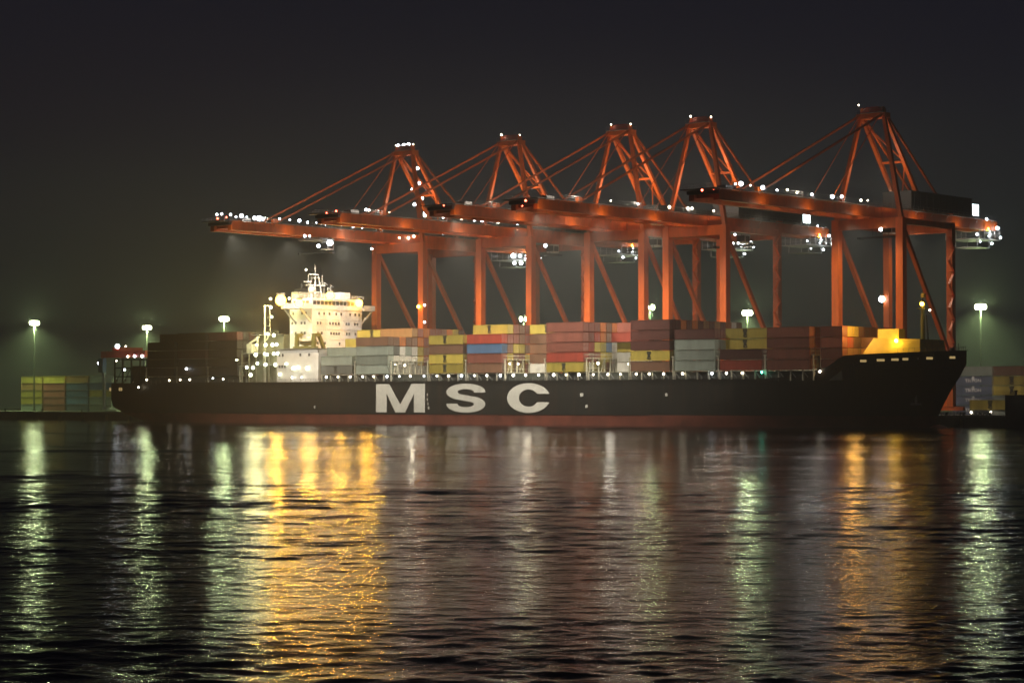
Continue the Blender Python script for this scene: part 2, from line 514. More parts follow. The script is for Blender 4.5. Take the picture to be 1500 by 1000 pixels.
# decks
b = MB()
pts = []
Ls = [-163.2 + i * 8 for i in range(0, 34)] + [102.5]
Ls = sorted(set([l for l in Ls if l <= 102.5]))
near = [(L, 16.1 - hb(L, 11.5) + 0.12, 11.55) for L in Ls]
far = [(L, 16.1 + hb(L, 11.5) - 0.12, 11.55) for L in Ls]
for i in range(len(Ls) - 1):
    b.poly([near[i], near[i + 1], far[i + 1], far[i]], M['deck'])
b.build('main_deck', ship)
b = MB()
Ls = [103 + i * 2 for i in range(11)]
near = [(L, 16.1 - hb(L, 16.2) + 0.10, 16.3) for L in Ls]; far = [(L, 16.1 + hb(L, 16.2) - 0.10, 16.3) for L in Ls]
for i in range(len(Ls) - 1):
    b.poly([near[i], near[i + 1], far[i + 1], far[i]], M['deck'])
b.poly([near[0], far[0], (103, far[0][1], 11.6), (103, near[0][1], 11.6)], M['hull'])
b.build('forecastle_deck', ship)

# lettering on the hull
def letter(name, polys, L0, wid):
    """polys: list of quads/polygons in 0..1 x 0..1"""
    b = MB(); k = b._m(M['letter'])
    z0, z1 = 3.55, 11.35
    for P in polys:
        n = len(P); base = len(b.v)
        for dy in (-0.05, 0.02):
            for (x, y) in P:
                b.v.append((L0 + x * wid, dy, z0 + y * (z1 - z0)))
        b.f.append(tuple(base + i for i in range(n))); b.mi.append(k)
        for i in range(n):
            j = (i + 1) % n
            b.f.append((base + i, base + n + i, base + n + j, base + j)); b.mi.append(k)
    b.build(name, ship)
mL0, mL1 = L_at(551, 0), L_at(622.5, 0)
letter('hull_letter', [[(0, 0), (.22, 0), (.22, .66), (.22, 1), (0, 1)], [(.78, 0), (1, 0), (1, 1), (.78, 1), (.78, .66)],
    [(.22, 1), (.22, .66), (.40, 0), (.5, 0), (.5, .28), (.27, 1)], [(.78, .66), (.78, 1), (.73, 1), (.5, .28), (.5, 0), (.60, 0)]], mL0, mL1 - mL0)
def ring(cx, cy_, rx, ry, ix, iy, a0, a1, b0, b1, n=26):
    """band between an outer and an inner ellipse; a = outer angles, b = inner angles"""
    o, i_ = [], []
    for k in range(n + 1):
        a = R(a0 + (a1 - a0) * k / n); c = R(b0 + (b1 - b0) * k / n)
        o.append((cx + rx * math.cos(a), cy_ + ry * math.sin(a))); i_.append((cx + ix * math.cos(c), cy_ + iy * math.sin(c)))
    return [[i_[k], i_[k + 1], o[k + 1], o[k]] for k in range(n)]
up = ring(.5, .71, .5, .29, .21, .10, -4, 238, -12, 250); lo = ring(.5, .29, .5, .29, .21, .10, 176, 418, 168, 430)
sL0, sL1 = L_at(654, 0), L_at(711, 0)
joint = [[up[-1][1], lo[-1][2], lo[-1][1], up[-1][2]]]
letter('hull_letter', up + lo + joint, sL0, sL1 - sL0)
cL0, cL1 = L_at(743, 0), L_at(806, 0)
letter('hull_letter', ring(.5, .5, .5, .5, .225, .29, 16.3, 343.7, 28.9, 331.1, 34), cL0, cL1 - cL0)
# draught mark lamps / small marks on the hull
b = MB()
for px, py, w_ in ((852, 578, .5), (859, 595, .35), (976, 578, .35), (626, 578, .12), (626, 585, .12), (627, 591, .15), (628, 597, .2), (461, 596, .2)):
    L = L_at(px, 0); z = z_at(py, L, 0)
    MB().box(L - w_, L + w_, -0.05, 0.0, z - .3 - w_ * .3, z + .3 + w_ * .3, M['letter']).build('draught_mark', ship)

# ---- hatch coaming, pedestals, rails
b = MB(); b.box(-72.5, 100, 2.6, 29.6, 11.56, 13.9, M['coaming']); b.box(-147.5, -105.5, 3.5, 28.6, 11.56, 13.9, M['coaming'])
b.build('hatch_coaming', ship)
ped = MB().box(0, .35, 0.35, 0.75, 11.56, 14.1, M['cream']).beam((.17, 0.55, 13.9), (1.6, 0.55, 12.3), .15, .15, M['grey_steel']).mesh('deck_pedestal')
L = -71.0
while L < 93:
    if not (-44 < L < -31 or -3 < L < 10):
        link('deck_pedestal', ped, ship, (L, 0, 0))
    L += 3.43
b = MB()
L = -147
while L < 84:
    b.box(L - .04, L + .04, 0.08, 0.16, 11.56, 12.95, M['grey_steel']); L += 2.0
for z in (12.35, 12.65, 12.95):
    b.box(-147, 84, 0.09, 0.15, z - .03, z + .03, M['grey_steel'])
b.build('deck_railing', ship)
# ---- lashing bridges
def lashing_mesh(h, D0, D1):
    b = MB(); m = M['cream']
    n = int((D1 - D0) / 2.5)
    for i in range(n + 1):
        y = D0 + i * 2.5
        b.box(-.14, .14, y - .14, y + .14, 0, h, m)
        if i < n and i % 2 == 0:
            b.beam((0, y, 0.3), (0, y + 2.5, h - .4), .12, .12, m)
    for z in (2.6, h - .12):
        b.box(-.45, .45, D0 - .2, D1 + .2, z - .08, z + .08, m)
        b.box(-.47, -.40, D0 - .2, D1 + .2, z + .9, z + 1.0, m); b.box(.40, .47, D0 - .2, D1 + .2, z + .9, z + 1.0, m)
    return b.mesh('lashing_bridge')
lash = lashing_mesh(6.2, 0.5, 31.6)
BAYL = [-70.8 + 13.75 * k for k in range(13)]
for k in range(13):
    if k == 12: continue
    link('lashing_bridge', lash, ship, (BAYL[k] + 12.97, 0, 11.6))
lash2 = lashing_mesh(5.4, 1.5, 30.5)
for L in (-147.0, -133.1, -119.4, -105.6):
    link('lashing_bridge', lash2, ship, (L, 0, 11.6))

# ---- bridge house
LF = -80.0
hx0, hx1, hd0, hd1 = LF - 9.0, LF, 5.6, 26.4
house = MB()
house.box(hx0, hx1, hd0, hd1, 11.6, 33.2, M['white'])
house.box(hx0 - .6, LF + 7.2, 1.0, 31.0, 11.61, 21.6, M['white'])
house.box(hx0 + .8, hx1 + .1, hd0 - .1, hd1 + .1, 33.2, 36.4, M['white'])        # wheelhouse
for i, z in enumerate((24.6, 27.5, 30.4)):
    house.box(hx0 - .05, hx1 + .05, hd0 - .05, hd1 + .05, z - .05, z + .05, M['white'])
house.box(hx0 - .8, LF + 7.5, .7, 31.3, 21.55, 21.75, M['grey_steel'])
ho = house.build('bridge_house', ship)
for d0, d1, dd, da, dh in ((0.6, hd0 - .52, 0.6, 1.2, hd0), (hd1 + .52, 31.6, 31.5, 31.0, hd1)):
    wing = MB()
    wing.box(hx1 - 7.5, hx1 + .4, d0, d1, 33.25, 33.6, M['white'])
    wing.box(hx1 + .3, hx1 + .4, d0, d1, 33.6, 34.8, M['white']); wing.box(hx1 - 7.5, hx1 - 7.4, d0, d1, 33.6, 34.8, M['white'])
    wing.box(hx1 - 7.4, hx1 + .3, dd, dd + .1, 33.6, 34.8, M['white'])
    for x in (hx1 - 6.8, hx1 - .3): wing.beam((x, da, 33.25), (x, dh, 29.4), .35, .5, M['white'])
    wing.build('bridge_wing', ship)
wme = MB().box(-.33, .33, -.06, 0, -.38, .38, M['glass']).mesh('window')
wmeX = MB().box(0, .06, -.3, .3, -.38, .38, M['glass']).mesh('window')
fme = MB().box(-.55, .55, -.03, 0, -.62, -.5, M['grey_steel']).box(-.55, .55, -.03, 0, .5, .62, M['grey_steel']).mesh('window_frame')
def wy(x, z, D=hd0): return link('window', wme, ho, (x, D - .005, z))
def wxx(y, z, X=hx1): return link('window', wmeX, ho, (X + .005, y, z))
for z in (26.3, 29.2):
    for x in (-88, -86.6, -84.2, -82.9): wy(x, z)
for x in (-87.6, -84.0, -82.4): wy(x, 32.0)
for z, ys in ((26.3, (8, 9.6, 13.5, 14.6, 15.7, 16.8, 20, 21.1, 23.6, 25)), (29.2, (8, 9.1, 13, 14.2, 15.4, 16.6, 19.9, 20.9, 23.4, 24.5)), (32.0, (8.5, 10.6, 12.8, 15.6, 17.7, 21.4, 23.6, 25.2)), (23.4, (8, 11, 17, 20, 23))):
    for y in ys: wxx(y, z)
for x in (-85.5, -83): wy(x, 23.4)
for x in (-88.5, -87.2, -80, -76.5): wy(x, 19.9, 1.0)
for x in (-88.5, -87.4, -86.3): wy(x, 16.6, 1.0)
# wheelhouse windows: a band of separate panes
bme = MB().box(0, .05, -.62, .62, -.55, .55, M['glass']).mesh('wheelhouse_window')
for i in range(13):
    link('wheelhouse_window', bme, ho, (hx1 + .105, hd0 + 1.0 + i * 1.57, 35.1))
b2 = MB().box(-.6, .6, -.05, 0, -.55, .55, M['glass']).mesh('wheelhouse_window')
for i in range(4):
    link('wheelhouse_window', b2, ho, (hx0 + 2.2 + i * 1.7, hd0 - .105, 35.1))
# monkey island: rails, radar mast, domes, funnel casing
b = MB(); x0, x1, y0, y1 = hx0 + 1, hx1 + .5, hd0 - .2, hd1 + .2
for z in (36.9, 37.4):
    for (p, q) in (((x0, y0), (x1, y0)), ((x1, y0), (x1, y1)), ((x1, y1), (x0, y1)), ((x0, y1), (x0, y0))):
        b.beam((p[0], p[1], z), (q[0], q[1], z), .07, .07, M['white'])
for i in range(14):
    y = y0 + (y1 - y0) * i / 13; b.box(x1 - .04, x1 + .04, y - .04, y + .04, 36.4, 37.4, M['white'])
for i in range(6):
    x = x0 + (x1 - x0) * i / 5; b.box(x - .04, x + .04, y0 - .04, y0 + .04, 36.4, 37.4, M['white'])
b.build('monkey_island_railing', ship)
b = MB()
mx, my = hx0 + 3.5, 12.4
for sx, sy in ((-1.4, -1.6), (1.4, -1.6), (-1.4, 1.6), (1.4, 1.6)):
    b.beam((mx + sx, my + sy, 36.4), (mx + sx * .45, my + sy * .45, 43.0), .22, .22, M['white'])
for z in (38.4, 40.5, 42.6):
    f = 1 - (z - 36.4) / 6.6 * .55
    for (p, q) in (((-1.4, -1.6), (1.4, -1.6)), ((1.4, -1.6), (1.4, 1.6)), ((1.4, 1.6), (-1.4, 1.6)), ((-1.4, 1.6), (-1.4, -1.6))):
        b.beam((mx + p[0] * f, my + p[1] * f, z), (mx + q[0] * f, my + q[1] * f, z), .14, .14, M['white'])
b.box(mx - 1.1, mx + 1.1, my - 3.2, my + 3.2, 40.3, 40.55, M['white'])
b.box(mx - .3, mx + .3, my - 2.6, my + 1.2, 43.4, 43.75, M['white']); b.tube((mx, my, 42.6), (mx, my, 46.3), .12, M['white'])
b.box(mx - .3, mx + .3, my - 4.4, my - 1.8, 41.2, 41.5, M['white'])
for y in (-2.8, 2.9): b.tube((mx, my + y, 40.5), (mx, my + y, 43.4), .09, M['white'])
b.build('radar_mast', ship)
b = MB(); b.tube((hx0 + 5, 9.3, 36.4), (hx0 + 5, 9.3, 38.2), .35, M['white']); b.ball((hx0 + 5, 9.3, 39.0), 1.0, M['white'], 12, 8)
b.build('satellite_dome', ship)
b = MB()
for y, h in ((15.6, 5), (17.0, 3.6), (18.3, 4.4), (19.2, 2.6)):
    b.tube((hx0 + 4, y, 36.4), (hx0 + 4, y, 36.4 + h), .08, M['white']); b.tube((hx0 + 4, y, 36.4 + h), (hx0 + 4.6, y + .8, 36.4 + h - .8), .06, M['white'])
b.box(hx0 + 3, hx0 + 6, 20.5, 24.5, 36.4, 38.6, M['white'])
b.build('whip_antenna', ship)
# funnel block aft of the house, low casing with platforms
b = MB()
b.box(-92.8, -89.7, 10, 22, 11.6, 38.6, M['cream']); b.box(-92.4, -90.1, 11, 21, 38.6, 39.6, M['dark_steel'])
for y in (12.5, 15, 17.5): b.tube((-91.2, y, 39.6), (-91.2, y, 41.2), .4, M['dark_steel'])
b.build('funnel', ship)
b = MB()
b.box(-104.6, -92.9, 4.0, 28.0, 11.6, 20.5, M['casing']); b.box(-103.5, -93, 7.0, 26.0, 20.5, 26.0, M['casing'])
b.box(-104.9, -92.9, 1.0, 31.0, 17.0, 17.2, M['grey_steel']); b.box(-104.9, -92.9, 1.4, 30.0, 20.5, 20.7, M['grey_steel']); b.box(-104.2, -92.9, 5, 28, 26.0, 26.15, M['grey_steel'])
for L in (-104.5, -101.5, -98.5, -95.5, -93.2):
    b.box(L - .12, L + .12, 1.1, 1.35, 11.6, 20.5, M['casing'])
    b.box(L - .06, L + .06, 1.42, 1.52, 20.7, 21.8, M['casing']); b.box(L - .06, L + .06, 5.1, 5.2, 26.15, 27.2, M['casing'])
for z, y in ((18.2, 1.12), (17.7, 1.12), (21.7, 1.45), (21.2, 1.45), (27.2, 5.15), (26.7, 5.15)):
    b.beam((-104.9, y, z), (-92.9, y, z), .07, .07, M['casing'])
b.build('engine_casing', ship)
ca = MB(); ca.box(-103.6, -101.4, 2.2, 4.5, 20.7, 23.4, M['cream']); ca.beam((-103.5, 3.2, 23.4), (-99.4, 3.2, 25.4), .5, .6, M['cream']); ca.tube((-100.2, 3.2, 20.7), (-99.9, 3.2, 25.2), .3, M['cream'])
ca.box(-99.0, -96.6, 2.0, 3.6, 17.2, 19.0, M['coaming'])
ca.build('ventilator', ship)
# provision crane post beside the house
b = MB(); pL = L_at(388, 2.0)
b.tube((pL, 2.0, 11.6), (pL, 2.0, 34.5), .38, M['cream'], 10, .28); b.beam((pL, 2.0, 34.3), (pL + 2.0, 2.0, 34.3), .25, .25, M['cream'])
b.beam((pL + 2.0, 2.0, 34.3), (pL + 2.2, 2.0, 26), .2, .2, M['cream']); b.beam((pL + .1, 2.0, 24.0), (pL + 2.2, 2.0, 26.0), .25, .25, M['cream'])
for z in (28.5, 31): b.beam((pL, 2.0, z), (pL + 2.1, 2.0, z), .1, .1, M['cream'])
b.build('provision_crane_post', ship)
# lifeboat davit
b = MB()
b.box(LF - 3, LF + 7, .9, 1.2, 21.7, 22.3, M['olive'])
for x in (LF - 1.6, LF + 5.2):
    b.beam((x, 5.2, 21.8), (x, 3.2, 25.6), .9, .9, M['olive']); b.beam((x, 3.2, 25.6), (x, 1.0, 25.4), 1.3, 1.0, M['olive']); b.box(x - .6, x + .6, .8, 1.5, 21.8, 25.0, M['olive'])
b.build('lifeboat_davit', ship)
# forecastle fittings
b = MB()
for y0, y1, z in ((7.5, 24.7, 16.31),):
    b.hexa([(102.5, 6.0, z), (117.0, 9.6, z), (117.0, 22.6, z), (102.5, 26.2, z), (105.4, 8.0, 21.5), (116.6, 10.4, 21.2), (116.6, 21.8, 21.2), (105.4, 24.2, 21.5)], M['yellow_lit'])
b.build('breakwater_house', ship)
b = MB(); b.box(105.9, 111.6, 9.2, 12.0, 21.35, 23.7, M['yellow_lit']); b.build('deck_locker', ship)
b = MB()
fL = L_at(1352, 16.1)
b.tube((fL, 16.1, 16.3), (fL, 16.1, 30.5), .65, M['olive'], 10, .4); b.tube((fL, 16.1, 30.4), (fL, 16.1, 33), .12, M['olive'])
b.box(fL - .8, fL + .8, 14.8, 17.4, 28.4, 28.6, M['olive']); b.box(fL - .5, fL + .5, 15.2, 17, 30.2, 30.4, M['olive']); b.box(fL - .3, fL + .5, 15.8, 16.8, 31.2, 32.2, M['yellow_lit'])
b.build('foremast', ship)
b = MB(); b.tube((L_at(1362, 15.4), 15.4, 16.3), (L_at(1357, 14.9), 14.9, 27.0), .3, M['dark_steel'], 8, .15); b.tube((122, 16, 16.3), (122, 16, 19.2), .5, M['dark_steel']); b.tube((123.6, 16.1, 16.3), (123.6, 16.1, 20.2), .12, M['grey_steel'])
b.build('jib_post', ship)
# bulwark cap rail and stays at the bow
aL, az = L_at(1315, 4.0), 6.9
ay = 16.1 - hb(aL, az)
MB().box(aL - .3, aL + .3, ay - .35, ay - .05, az - 1.2, az + 1.6, M['grey_steel']).beam((aL - 1.3, ay - .3, az - 1.0), (aL + 1.3, ay - .1, az - 1.0), .5, .5, M['grey_steel']).build('anchor', ship)
b = MB()
for i in range(12):
    L = 113.0 + i * 1.1; z = topz(L)
    for s_ in (-1, 1):
        q = 16.1 + s_ * (hb(L, z) - .1); b.box(L - .04, L + .04, q - .04, q + .04, z, z + 1.0, M['grey_steel'])
        L2 = min(L + 1.1, 125.8); q2 = 16.1 + s_ * (hb(L2, topz(L2)) - .1); b.beam((L, q, z + 1.0), (L2, q2, topz(L2) + 1.0), .06, .06, M['grey_steel'])
b.build('bow_railing', ship)
b = MB()
for y_ in (11.5, 20): b.tube((119, y_, 17.6), (119, y_ + 1.6, 17.6), .8, M['olive'], 12); b.box(118, 120, y_ - .5, y_ - .1, 16.31, 18.2, M['olive'])
b.build('mooring_winch', ship)
b = MB()
prev = None
for i in range(24):
    L = 103.6 + i * 0.94
    for s_ in (-1, 1):
        z = topz(L); p = (L, 16.1 + s_ * hb(L, z), z + .05); L2 = L + .94; z2 = topz(L2); q = (min(L2, 126), 16.1 + s_ * hb(L2, z2), z2 + .05)
        b.beam(p, q, .3, .1, M['hull'])
b.build('bulwark_rail', ship)
b = MB()
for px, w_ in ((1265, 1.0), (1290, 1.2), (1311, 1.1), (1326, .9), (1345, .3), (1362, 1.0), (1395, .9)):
    # glowing panels on the bulwark, in place of openings onto the lit deck
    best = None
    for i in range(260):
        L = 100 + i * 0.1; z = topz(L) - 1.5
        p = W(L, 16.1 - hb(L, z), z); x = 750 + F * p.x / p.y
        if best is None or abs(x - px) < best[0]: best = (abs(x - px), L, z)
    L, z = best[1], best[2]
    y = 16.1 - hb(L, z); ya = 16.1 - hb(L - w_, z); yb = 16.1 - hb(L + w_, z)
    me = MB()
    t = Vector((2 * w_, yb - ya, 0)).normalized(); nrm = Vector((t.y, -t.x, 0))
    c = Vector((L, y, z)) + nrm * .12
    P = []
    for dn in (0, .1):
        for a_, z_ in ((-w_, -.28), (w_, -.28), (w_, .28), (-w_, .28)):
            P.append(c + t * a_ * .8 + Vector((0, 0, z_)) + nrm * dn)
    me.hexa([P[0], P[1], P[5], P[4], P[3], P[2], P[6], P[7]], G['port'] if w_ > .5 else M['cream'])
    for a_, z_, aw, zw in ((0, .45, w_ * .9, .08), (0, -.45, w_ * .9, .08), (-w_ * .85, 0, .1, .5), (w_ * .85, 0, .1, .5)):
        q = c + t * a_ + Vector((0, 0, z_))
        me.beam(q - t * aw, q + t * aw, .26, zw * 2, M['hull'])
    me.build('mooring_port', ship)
# stern mooring deck frame
b = MB()
for L in (-162.8, -159, -155, -151, -147.8):
    for d in (2.5, 29.5):
        b.box(L - .2, L + .2, d - .2, d + .2, 11.6, 19.6, M['coaming'])
for z in (14.2, 16.9, 19.5):
    for d in (2.5, 29.5): b.box(-163, -147.6, d - .15, d + .15, z - .15, z + .15, M['coaming'])
    for L in (-162.8, -147.8): b.box(L - .15, L + .15, 2.5, 29.5, z - .15, z + .15, M['coaming'])
for L in (-162.8, -159, -155, -151):
    b.beam((L, 2.5, 11.8), (L + 3.8, 2.5, 16.9), .15, .15, M['coaming'])
b.box(-160, -149, 7, 25, 11.6, 17.5, M['coaming'])
for L in (-161.5, -157.5): b.box(L - .5, L + .5, -.02 + 2.2, 2.3, 12.6, 13.4, M['cream'])
b.build('stern_frame', ship)
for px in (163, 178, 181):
    L = L_at(px, 2.0); MB().box(L - .4, L + .3, 16.1 - hb(L, 10) - .08, 16.1 - hb(L, 10) + .2, 9.8, 10.8, G['port']).build('stern_port', ship)  # solid panels that glow in place of lit ports

# ---- lamps of the ship
def ship_lamp(px, D, py=None, z=None, kind='deck', name='deck_lamp'):
    L = L_at(px, D)
    if z is None: z = z_at(py, L, D)
    o = link(name, LM[kind], ship, (L, D, z))
    if kind not in ('sodium', 'sodiumbig', 'amber'): q = random.uniform(.72, 1.12); o.scale = (q, q, q)
    return o, (L, D, z)
kinds = ['deck', 'deck', 'deckcool', 'deck', 'deckwarm']
for i, px in enumerate((428, 442, 478, 495, 513, 531, 547, 567, 585, 601, 621, 640, 657, 676, 695, 713, 733, 752, 770, 789, 811, 829, 848, 869, 890, 909, 932, 951, 972, 1000, 1043, 1064, 1087)):
    ship_lamp(px, 0.0, z=13.45, kind=kinds[(i * 3 + i // 4) % 5] if px not in (951, 909, 829, 1087) else 'white')
for px, py, k in ((312, 554, 'deckcool'), (327, 555, 'deckwarm'), (264, 556, 'deckwarm'), (278, 556, 'white'), (248, 557, 'white'), (215, 556, 'deckwarm'), (1116, 545, 'deckgreen'), (1201, 544, 'deckwarm')):
    ship_lamp(px, 0.0 if px < 1190 else 1.0, py, kind=k)
o, p = ship_lamp(203, -0.4, 567, kind='deckwarm')
o, p = ship_lamp(273, 0.6, 540, kind='deckcool')
for px, py in ((517, 527), (570, 524), (979, 520), (1043, 519), (1107, 520)):
    ship_lamp(px, 2.4, py, kind='white')
for px, py in ((579, 535), (593, 535), (747, 533), (759, 533), (864, 532), (876, 532), (921, 533), (1116, 529)):
    ship_lamp(px, 3.5, py, kind='deckwarm')
for px, py, D in ((376, 505, 1), (389, 505, 1), (399, 505, 1), (405, 504.5, 1), (374.5, 519.5, 1), (387.5, 518, 1), (391.5, 519, 2), (401, 518, 1), (407, 517.5, 1), (377, 532, 1), (389, 534, 1), (403.5, 534, 2), (361.5, 538, 1), (370.5, 538.5, 1), (419, 533, .7), (429.5, 539, .6), (436, 538, .6), (450, 539, .6), (367, 549, .6), (409.5, 548, .6), (392, 489, 2), (401, 491, 2), (398, 464, 2.2), (396.5, 450, 2.2), (396, 437.5, 2.2), (347, 527, 1.5), (423.5, 437, 6)):
    ship_lamp(px, D, py, kind='work', name='work_lamp')
SOD = (1.0, 0.47, 0.04)
for px, py, D, big in ((411, 439.5, 0.2, 1), (438, 444, D_at(438, LF + 1.3), 0), (483, 433, D_at(483, LF + 1.6), 0), (525.5, 444, D_at(525.5, LF + 1.6), 0)):
    L = L_at(px, D); 
    o, p = ship_lamp(px, D, py, kind='sodiumbig' if big else 'sodium', name='wing_floodlight')
    light(o, (1.2, -2.6, -.6) if big else (6.5, -2.5, -1.0), SODIUM_W * (1.8 if big else 1), SOD, 0.6, 165, (.3, -1, -.75))
ship_lamp(448, 12.4, 395, kind='white', name='masthead_lamp')
o, p = ship_lamp(1313, 8.0, 499, kind='amber', name='forecastle_floodlight')
light(o, (0, -1.5, .1), 600, (1.0, 0.62, 0.08), 0.7)
light(ship, (103.5, 2.6, 24.0), 3600, (1.0, 0.50, 0.10), 0.9)
ship_lamp(1362.5, 16, 454, kind='deckwarm', name='foremast_lamp')
ship_lamp(1351, 15.0, 445, kind='amber', name='foremast_lamp').__class__
# fill lights added to the work lamps' glow over the accommodation block
kL = L_at(396, 2.2); light(ship, (kL - 2, -1.5, 34.0), 8000, (1.0, .90, .36), .9); light(ship, (kL - 2, -1.5, 27.0), 1500, (1.0, .95, .45), .6)
light(ship, (-98.5, -2.0, 24.5), 700, (0.95, 1.0, 0.62), 0.8)
light(ship, (LF + 7.5, -2.5, 16.0), 180, (1.0, 0.97, 0.8), 0.6)
for k, c_ in ((2, (1.0, .93, .7)), (5, (1.0, .9, .65)), (7, (1.0, .95, .75))):
    light(ship, (BAYL[k] + 6, 1.5, 17.5), 900, c_, 0.5)

# lifeboat is carried by the ship
lb = thing('lifeboat', 'small enclosed off-white lifeboat hanging in its davits beside the white bridge house', 'lifeboat', LF + 1.8, 2.2, 22.5)
b = MB(); k = b._m(M['lifeboat']); secs = []
for i in range(9):
    x = -3.6 + i * .9; f = max(0.08, 1 - abs((i - 4) / 4.3) ** 2.4)
    ring = [(-1.0, .9), (-1.15, 1.3), (-.8, 2.2), (0, 2.45), (.8, 2.2), (1.15, 1.3), (1.0, .9), (0, .05)]
    secs.append([(x, a * f, 1.2 + (c - 1.2) * (0.45 + .55 * f)) for a, c in ring])
for s_ in secs: b.v += s_
for i in range(8):
    for j in range(8):
        a = i * 8 + j; c = i * 8 + (j + 1) % 8; b.f.append((a, c, c + 8, a + 8)); b.mi.append(k)
b.f.append(tuple(range(7, -1, -1))); b.mi.append(k); b.f.append(tuple(range(64, 72))); b.mi.append(k)
b.build('hull', lb)
MB().box(-1.6, .2, -.7, .7, 2.3, 2.9, M['white']).build('canopy_hatch', lb)
MB().box(-3.4, 3.4, -1.2, -1.12, 1.2, 1.34, M['rubber']).build('fender_strip', lb)

# ------------------------------------------------------------------ containers on the ship
ORD = ['first', 'second', 'third', 'fourth', 'fifth', 'sixth', 'seventh', 'eighth', 'ninth', 'tenth', 'eleventh', 'twelfth', 'thirteenth', 'fourteenth']
ZB = 14.2
ROWP = 2.47
bays = []   # (L, length, [(startrow, colour)...], phrase, row offset D0)
spec = {
 0: [(0, 'g'), (0, 'G'), (1, 'G'), (4, 'Y'), (6, 'Y')], 1: [(0, 'G'), (0, 'G'), (0, 'G'), (0, 'B'), (4, 'T')],
 2: [(7, 'W'), (7, 'W'), (7, 'B')], 3: [(0, 'Y'), (0, 'Y'), (0, 'B'), (0, 'Y')],
 4: [(0, 'B'), (0, 'R'), (0, 'U'), (0, 'r'), (1, 'Y')], 5: [(4, 'W'), (4, 'B'), (4, 'B'), (4, 'B'), (4, 'Y')],
 6: [(0, 'Y'), (0, 'r'), (0, 'R'), (0, 'R'), (0, 'R')], 7: [(5, 'W'), (5, 'W'), (5, 'Y'), (4, 'r'), (5, 'R')],
 8: [(0, 'B'), (0, 'Y'), (0, 'M'), (0, 'M'), (0, 'M')], 9: [(0, 'G'), (0, 'G'), (0, 'G'), (0, 'M')],
 10: [(0, 'r'), (0, 'M'), (1, 'Y'), (1, 'Y')], 11: [(0, 'R'), (0, 'R'), (0, 'R'), (0, 'R')],
}
ZSWAP = {0: [0, 1]}
boxes = []
endcol = {1: {0: 'WWWWWW', 1: 'WWWWWY', 2: 'WgWGWY', 3: 'OBOBBO', 4: 'TTTTRR'},
          4: {0: 'RYBYRG', 1: 'OYBRYR', 2: 'UBYYBR', 3: 'rRRBRY', 4: 'YRRBRR'},
          6: {0: 'YWYYRW', 1: 'rRRYYW', 2: 'RrYYUW', 3: 'RRrOBW', 4: 'RRROBO'},
          8: {4: 'OMOMOMTMTMO', 3: 'MMMMMM', 2: 'MMMMMM', 1: 'YYRRY', 0: 'BYRG'},
          9: {0: 'WGYR', 1: 'WGYR', 2: 'WGRR', 3: 'MMMM'},
          10: {0: 'RrOR', 1: 'MORR', 2: 'YOOO', 3: 'YOYO'}, 11: {0: 'RORO', 1: 'ROOR', 2: 'ROTR', 3: 'ROTR'}}
pal = 'RRMBBYYWGOTr'
def add_bay(key, L, length, tiers, phrase, nrow=13, D0=0.0):
    for t, (r0, c) in enumerate(tiers):
        for r in range(r0, nrow):
            rr = r - r0
            col = c if rr == 0 else None
            if col is None:
                e = endcol.get(key, {}).get(t)
                col = e[r] if e and r < len(e) else random.choice(pal)
            boxes.append(dict(L=L, D=D0 + r * ROWP, z=ZB + t * CH, len=length, c=col, r=r, t=t, ph=phrase, first=rr == 0, key=key))
# tiers of one bay must rest on each other: inner rows start no further out than the row below
for k, tiers in spec.items():
    add_bay(k, BAYL[k], CL, tiers, 'in the %s bay ahead of the bridge house' % ORD[k])
add_bay(12, BAYL[12], 6.06, [(1, 'R'), (1, 'R'), (1, 'R'), (1, 'M')], 'in the short bay behind the raised bow', 11)
add_bay(13, BAYL[12] + 6.6, 6.06, [(4, 'O'), (4, 'T'), (4, 'B')], 'in the short bay beside the yellow breakwater', 9)
for i, (L, n) in enumerate(((-146.2, 4), (-132.5, 5), (-118.8, 5))):
    cols = ['KKKKK', 'KKMKK', 'KKKKM'][i]
    add_bay(20 + i, L, CL, [(0 if t < 4 or i else 2, cols[t]) for t in range(5)], ['in the aftmost bay at the stern', 'in the middle bay behind the funnel', 'in the bay just behind the funnel'][i], 12, 1.2)
endcol_dark = 'KKKKMK'
for bx in boxes:
    if bx['key'] in (20, 21, 22) and not bx['first']:
        bx['c'] = endcol_dark[(bx['r'] * 3 + bx['t']) % 6]
for bx in boxes: bx['x1'] = bx['L'] + bx['len']; bx['y1'] = bx['D'] + CWD; bx['z1'] = bx['z'] + CH
CAM = Vector((SA_ * Y0, -CA * Y0, 6.5))
def blocked(p, me):
    d = CAM - p
    for o in boxes:
        if o is me: continue
        t0, t1 = 0.0005, 0.2
        for a, lo, hi in ((0, o['L'], o['x1']), (1, o['D'], o['y1']), (2, o['z'], o['z1'])):
            if abs(d[a]) < 1e-9:
                if not lo < p[a] < hi: t0 = 1; t1 = 0; break
                continue
            u, v = (lo - p[a]) / d[a], (hi - p[a]) / d[a]
            if u > v: u, v = v, u
            t0 = max(t0, u); t1 = min(t1, v)
            if t0 > t1: break
        if t0 < t1: return True
    return False
shown = []
for bx in boxes:
    side = any(not blocked(Vector((bx['L'] + f * bx['len'], bx['D'] - .01, bx['z'] + g * CH)), bx) for f in (.04, .5, .96) for g in (.12, .5, .88))
    end = any(not blocked(Vector((bx['x1'] + .01, bx['D'] + f * CWD, bx['z'] + g * CH)), bx) for f in (.1, .5, .9) for g in (.12, .5, .88))
    if side or end: shown.append((bx, side, end))
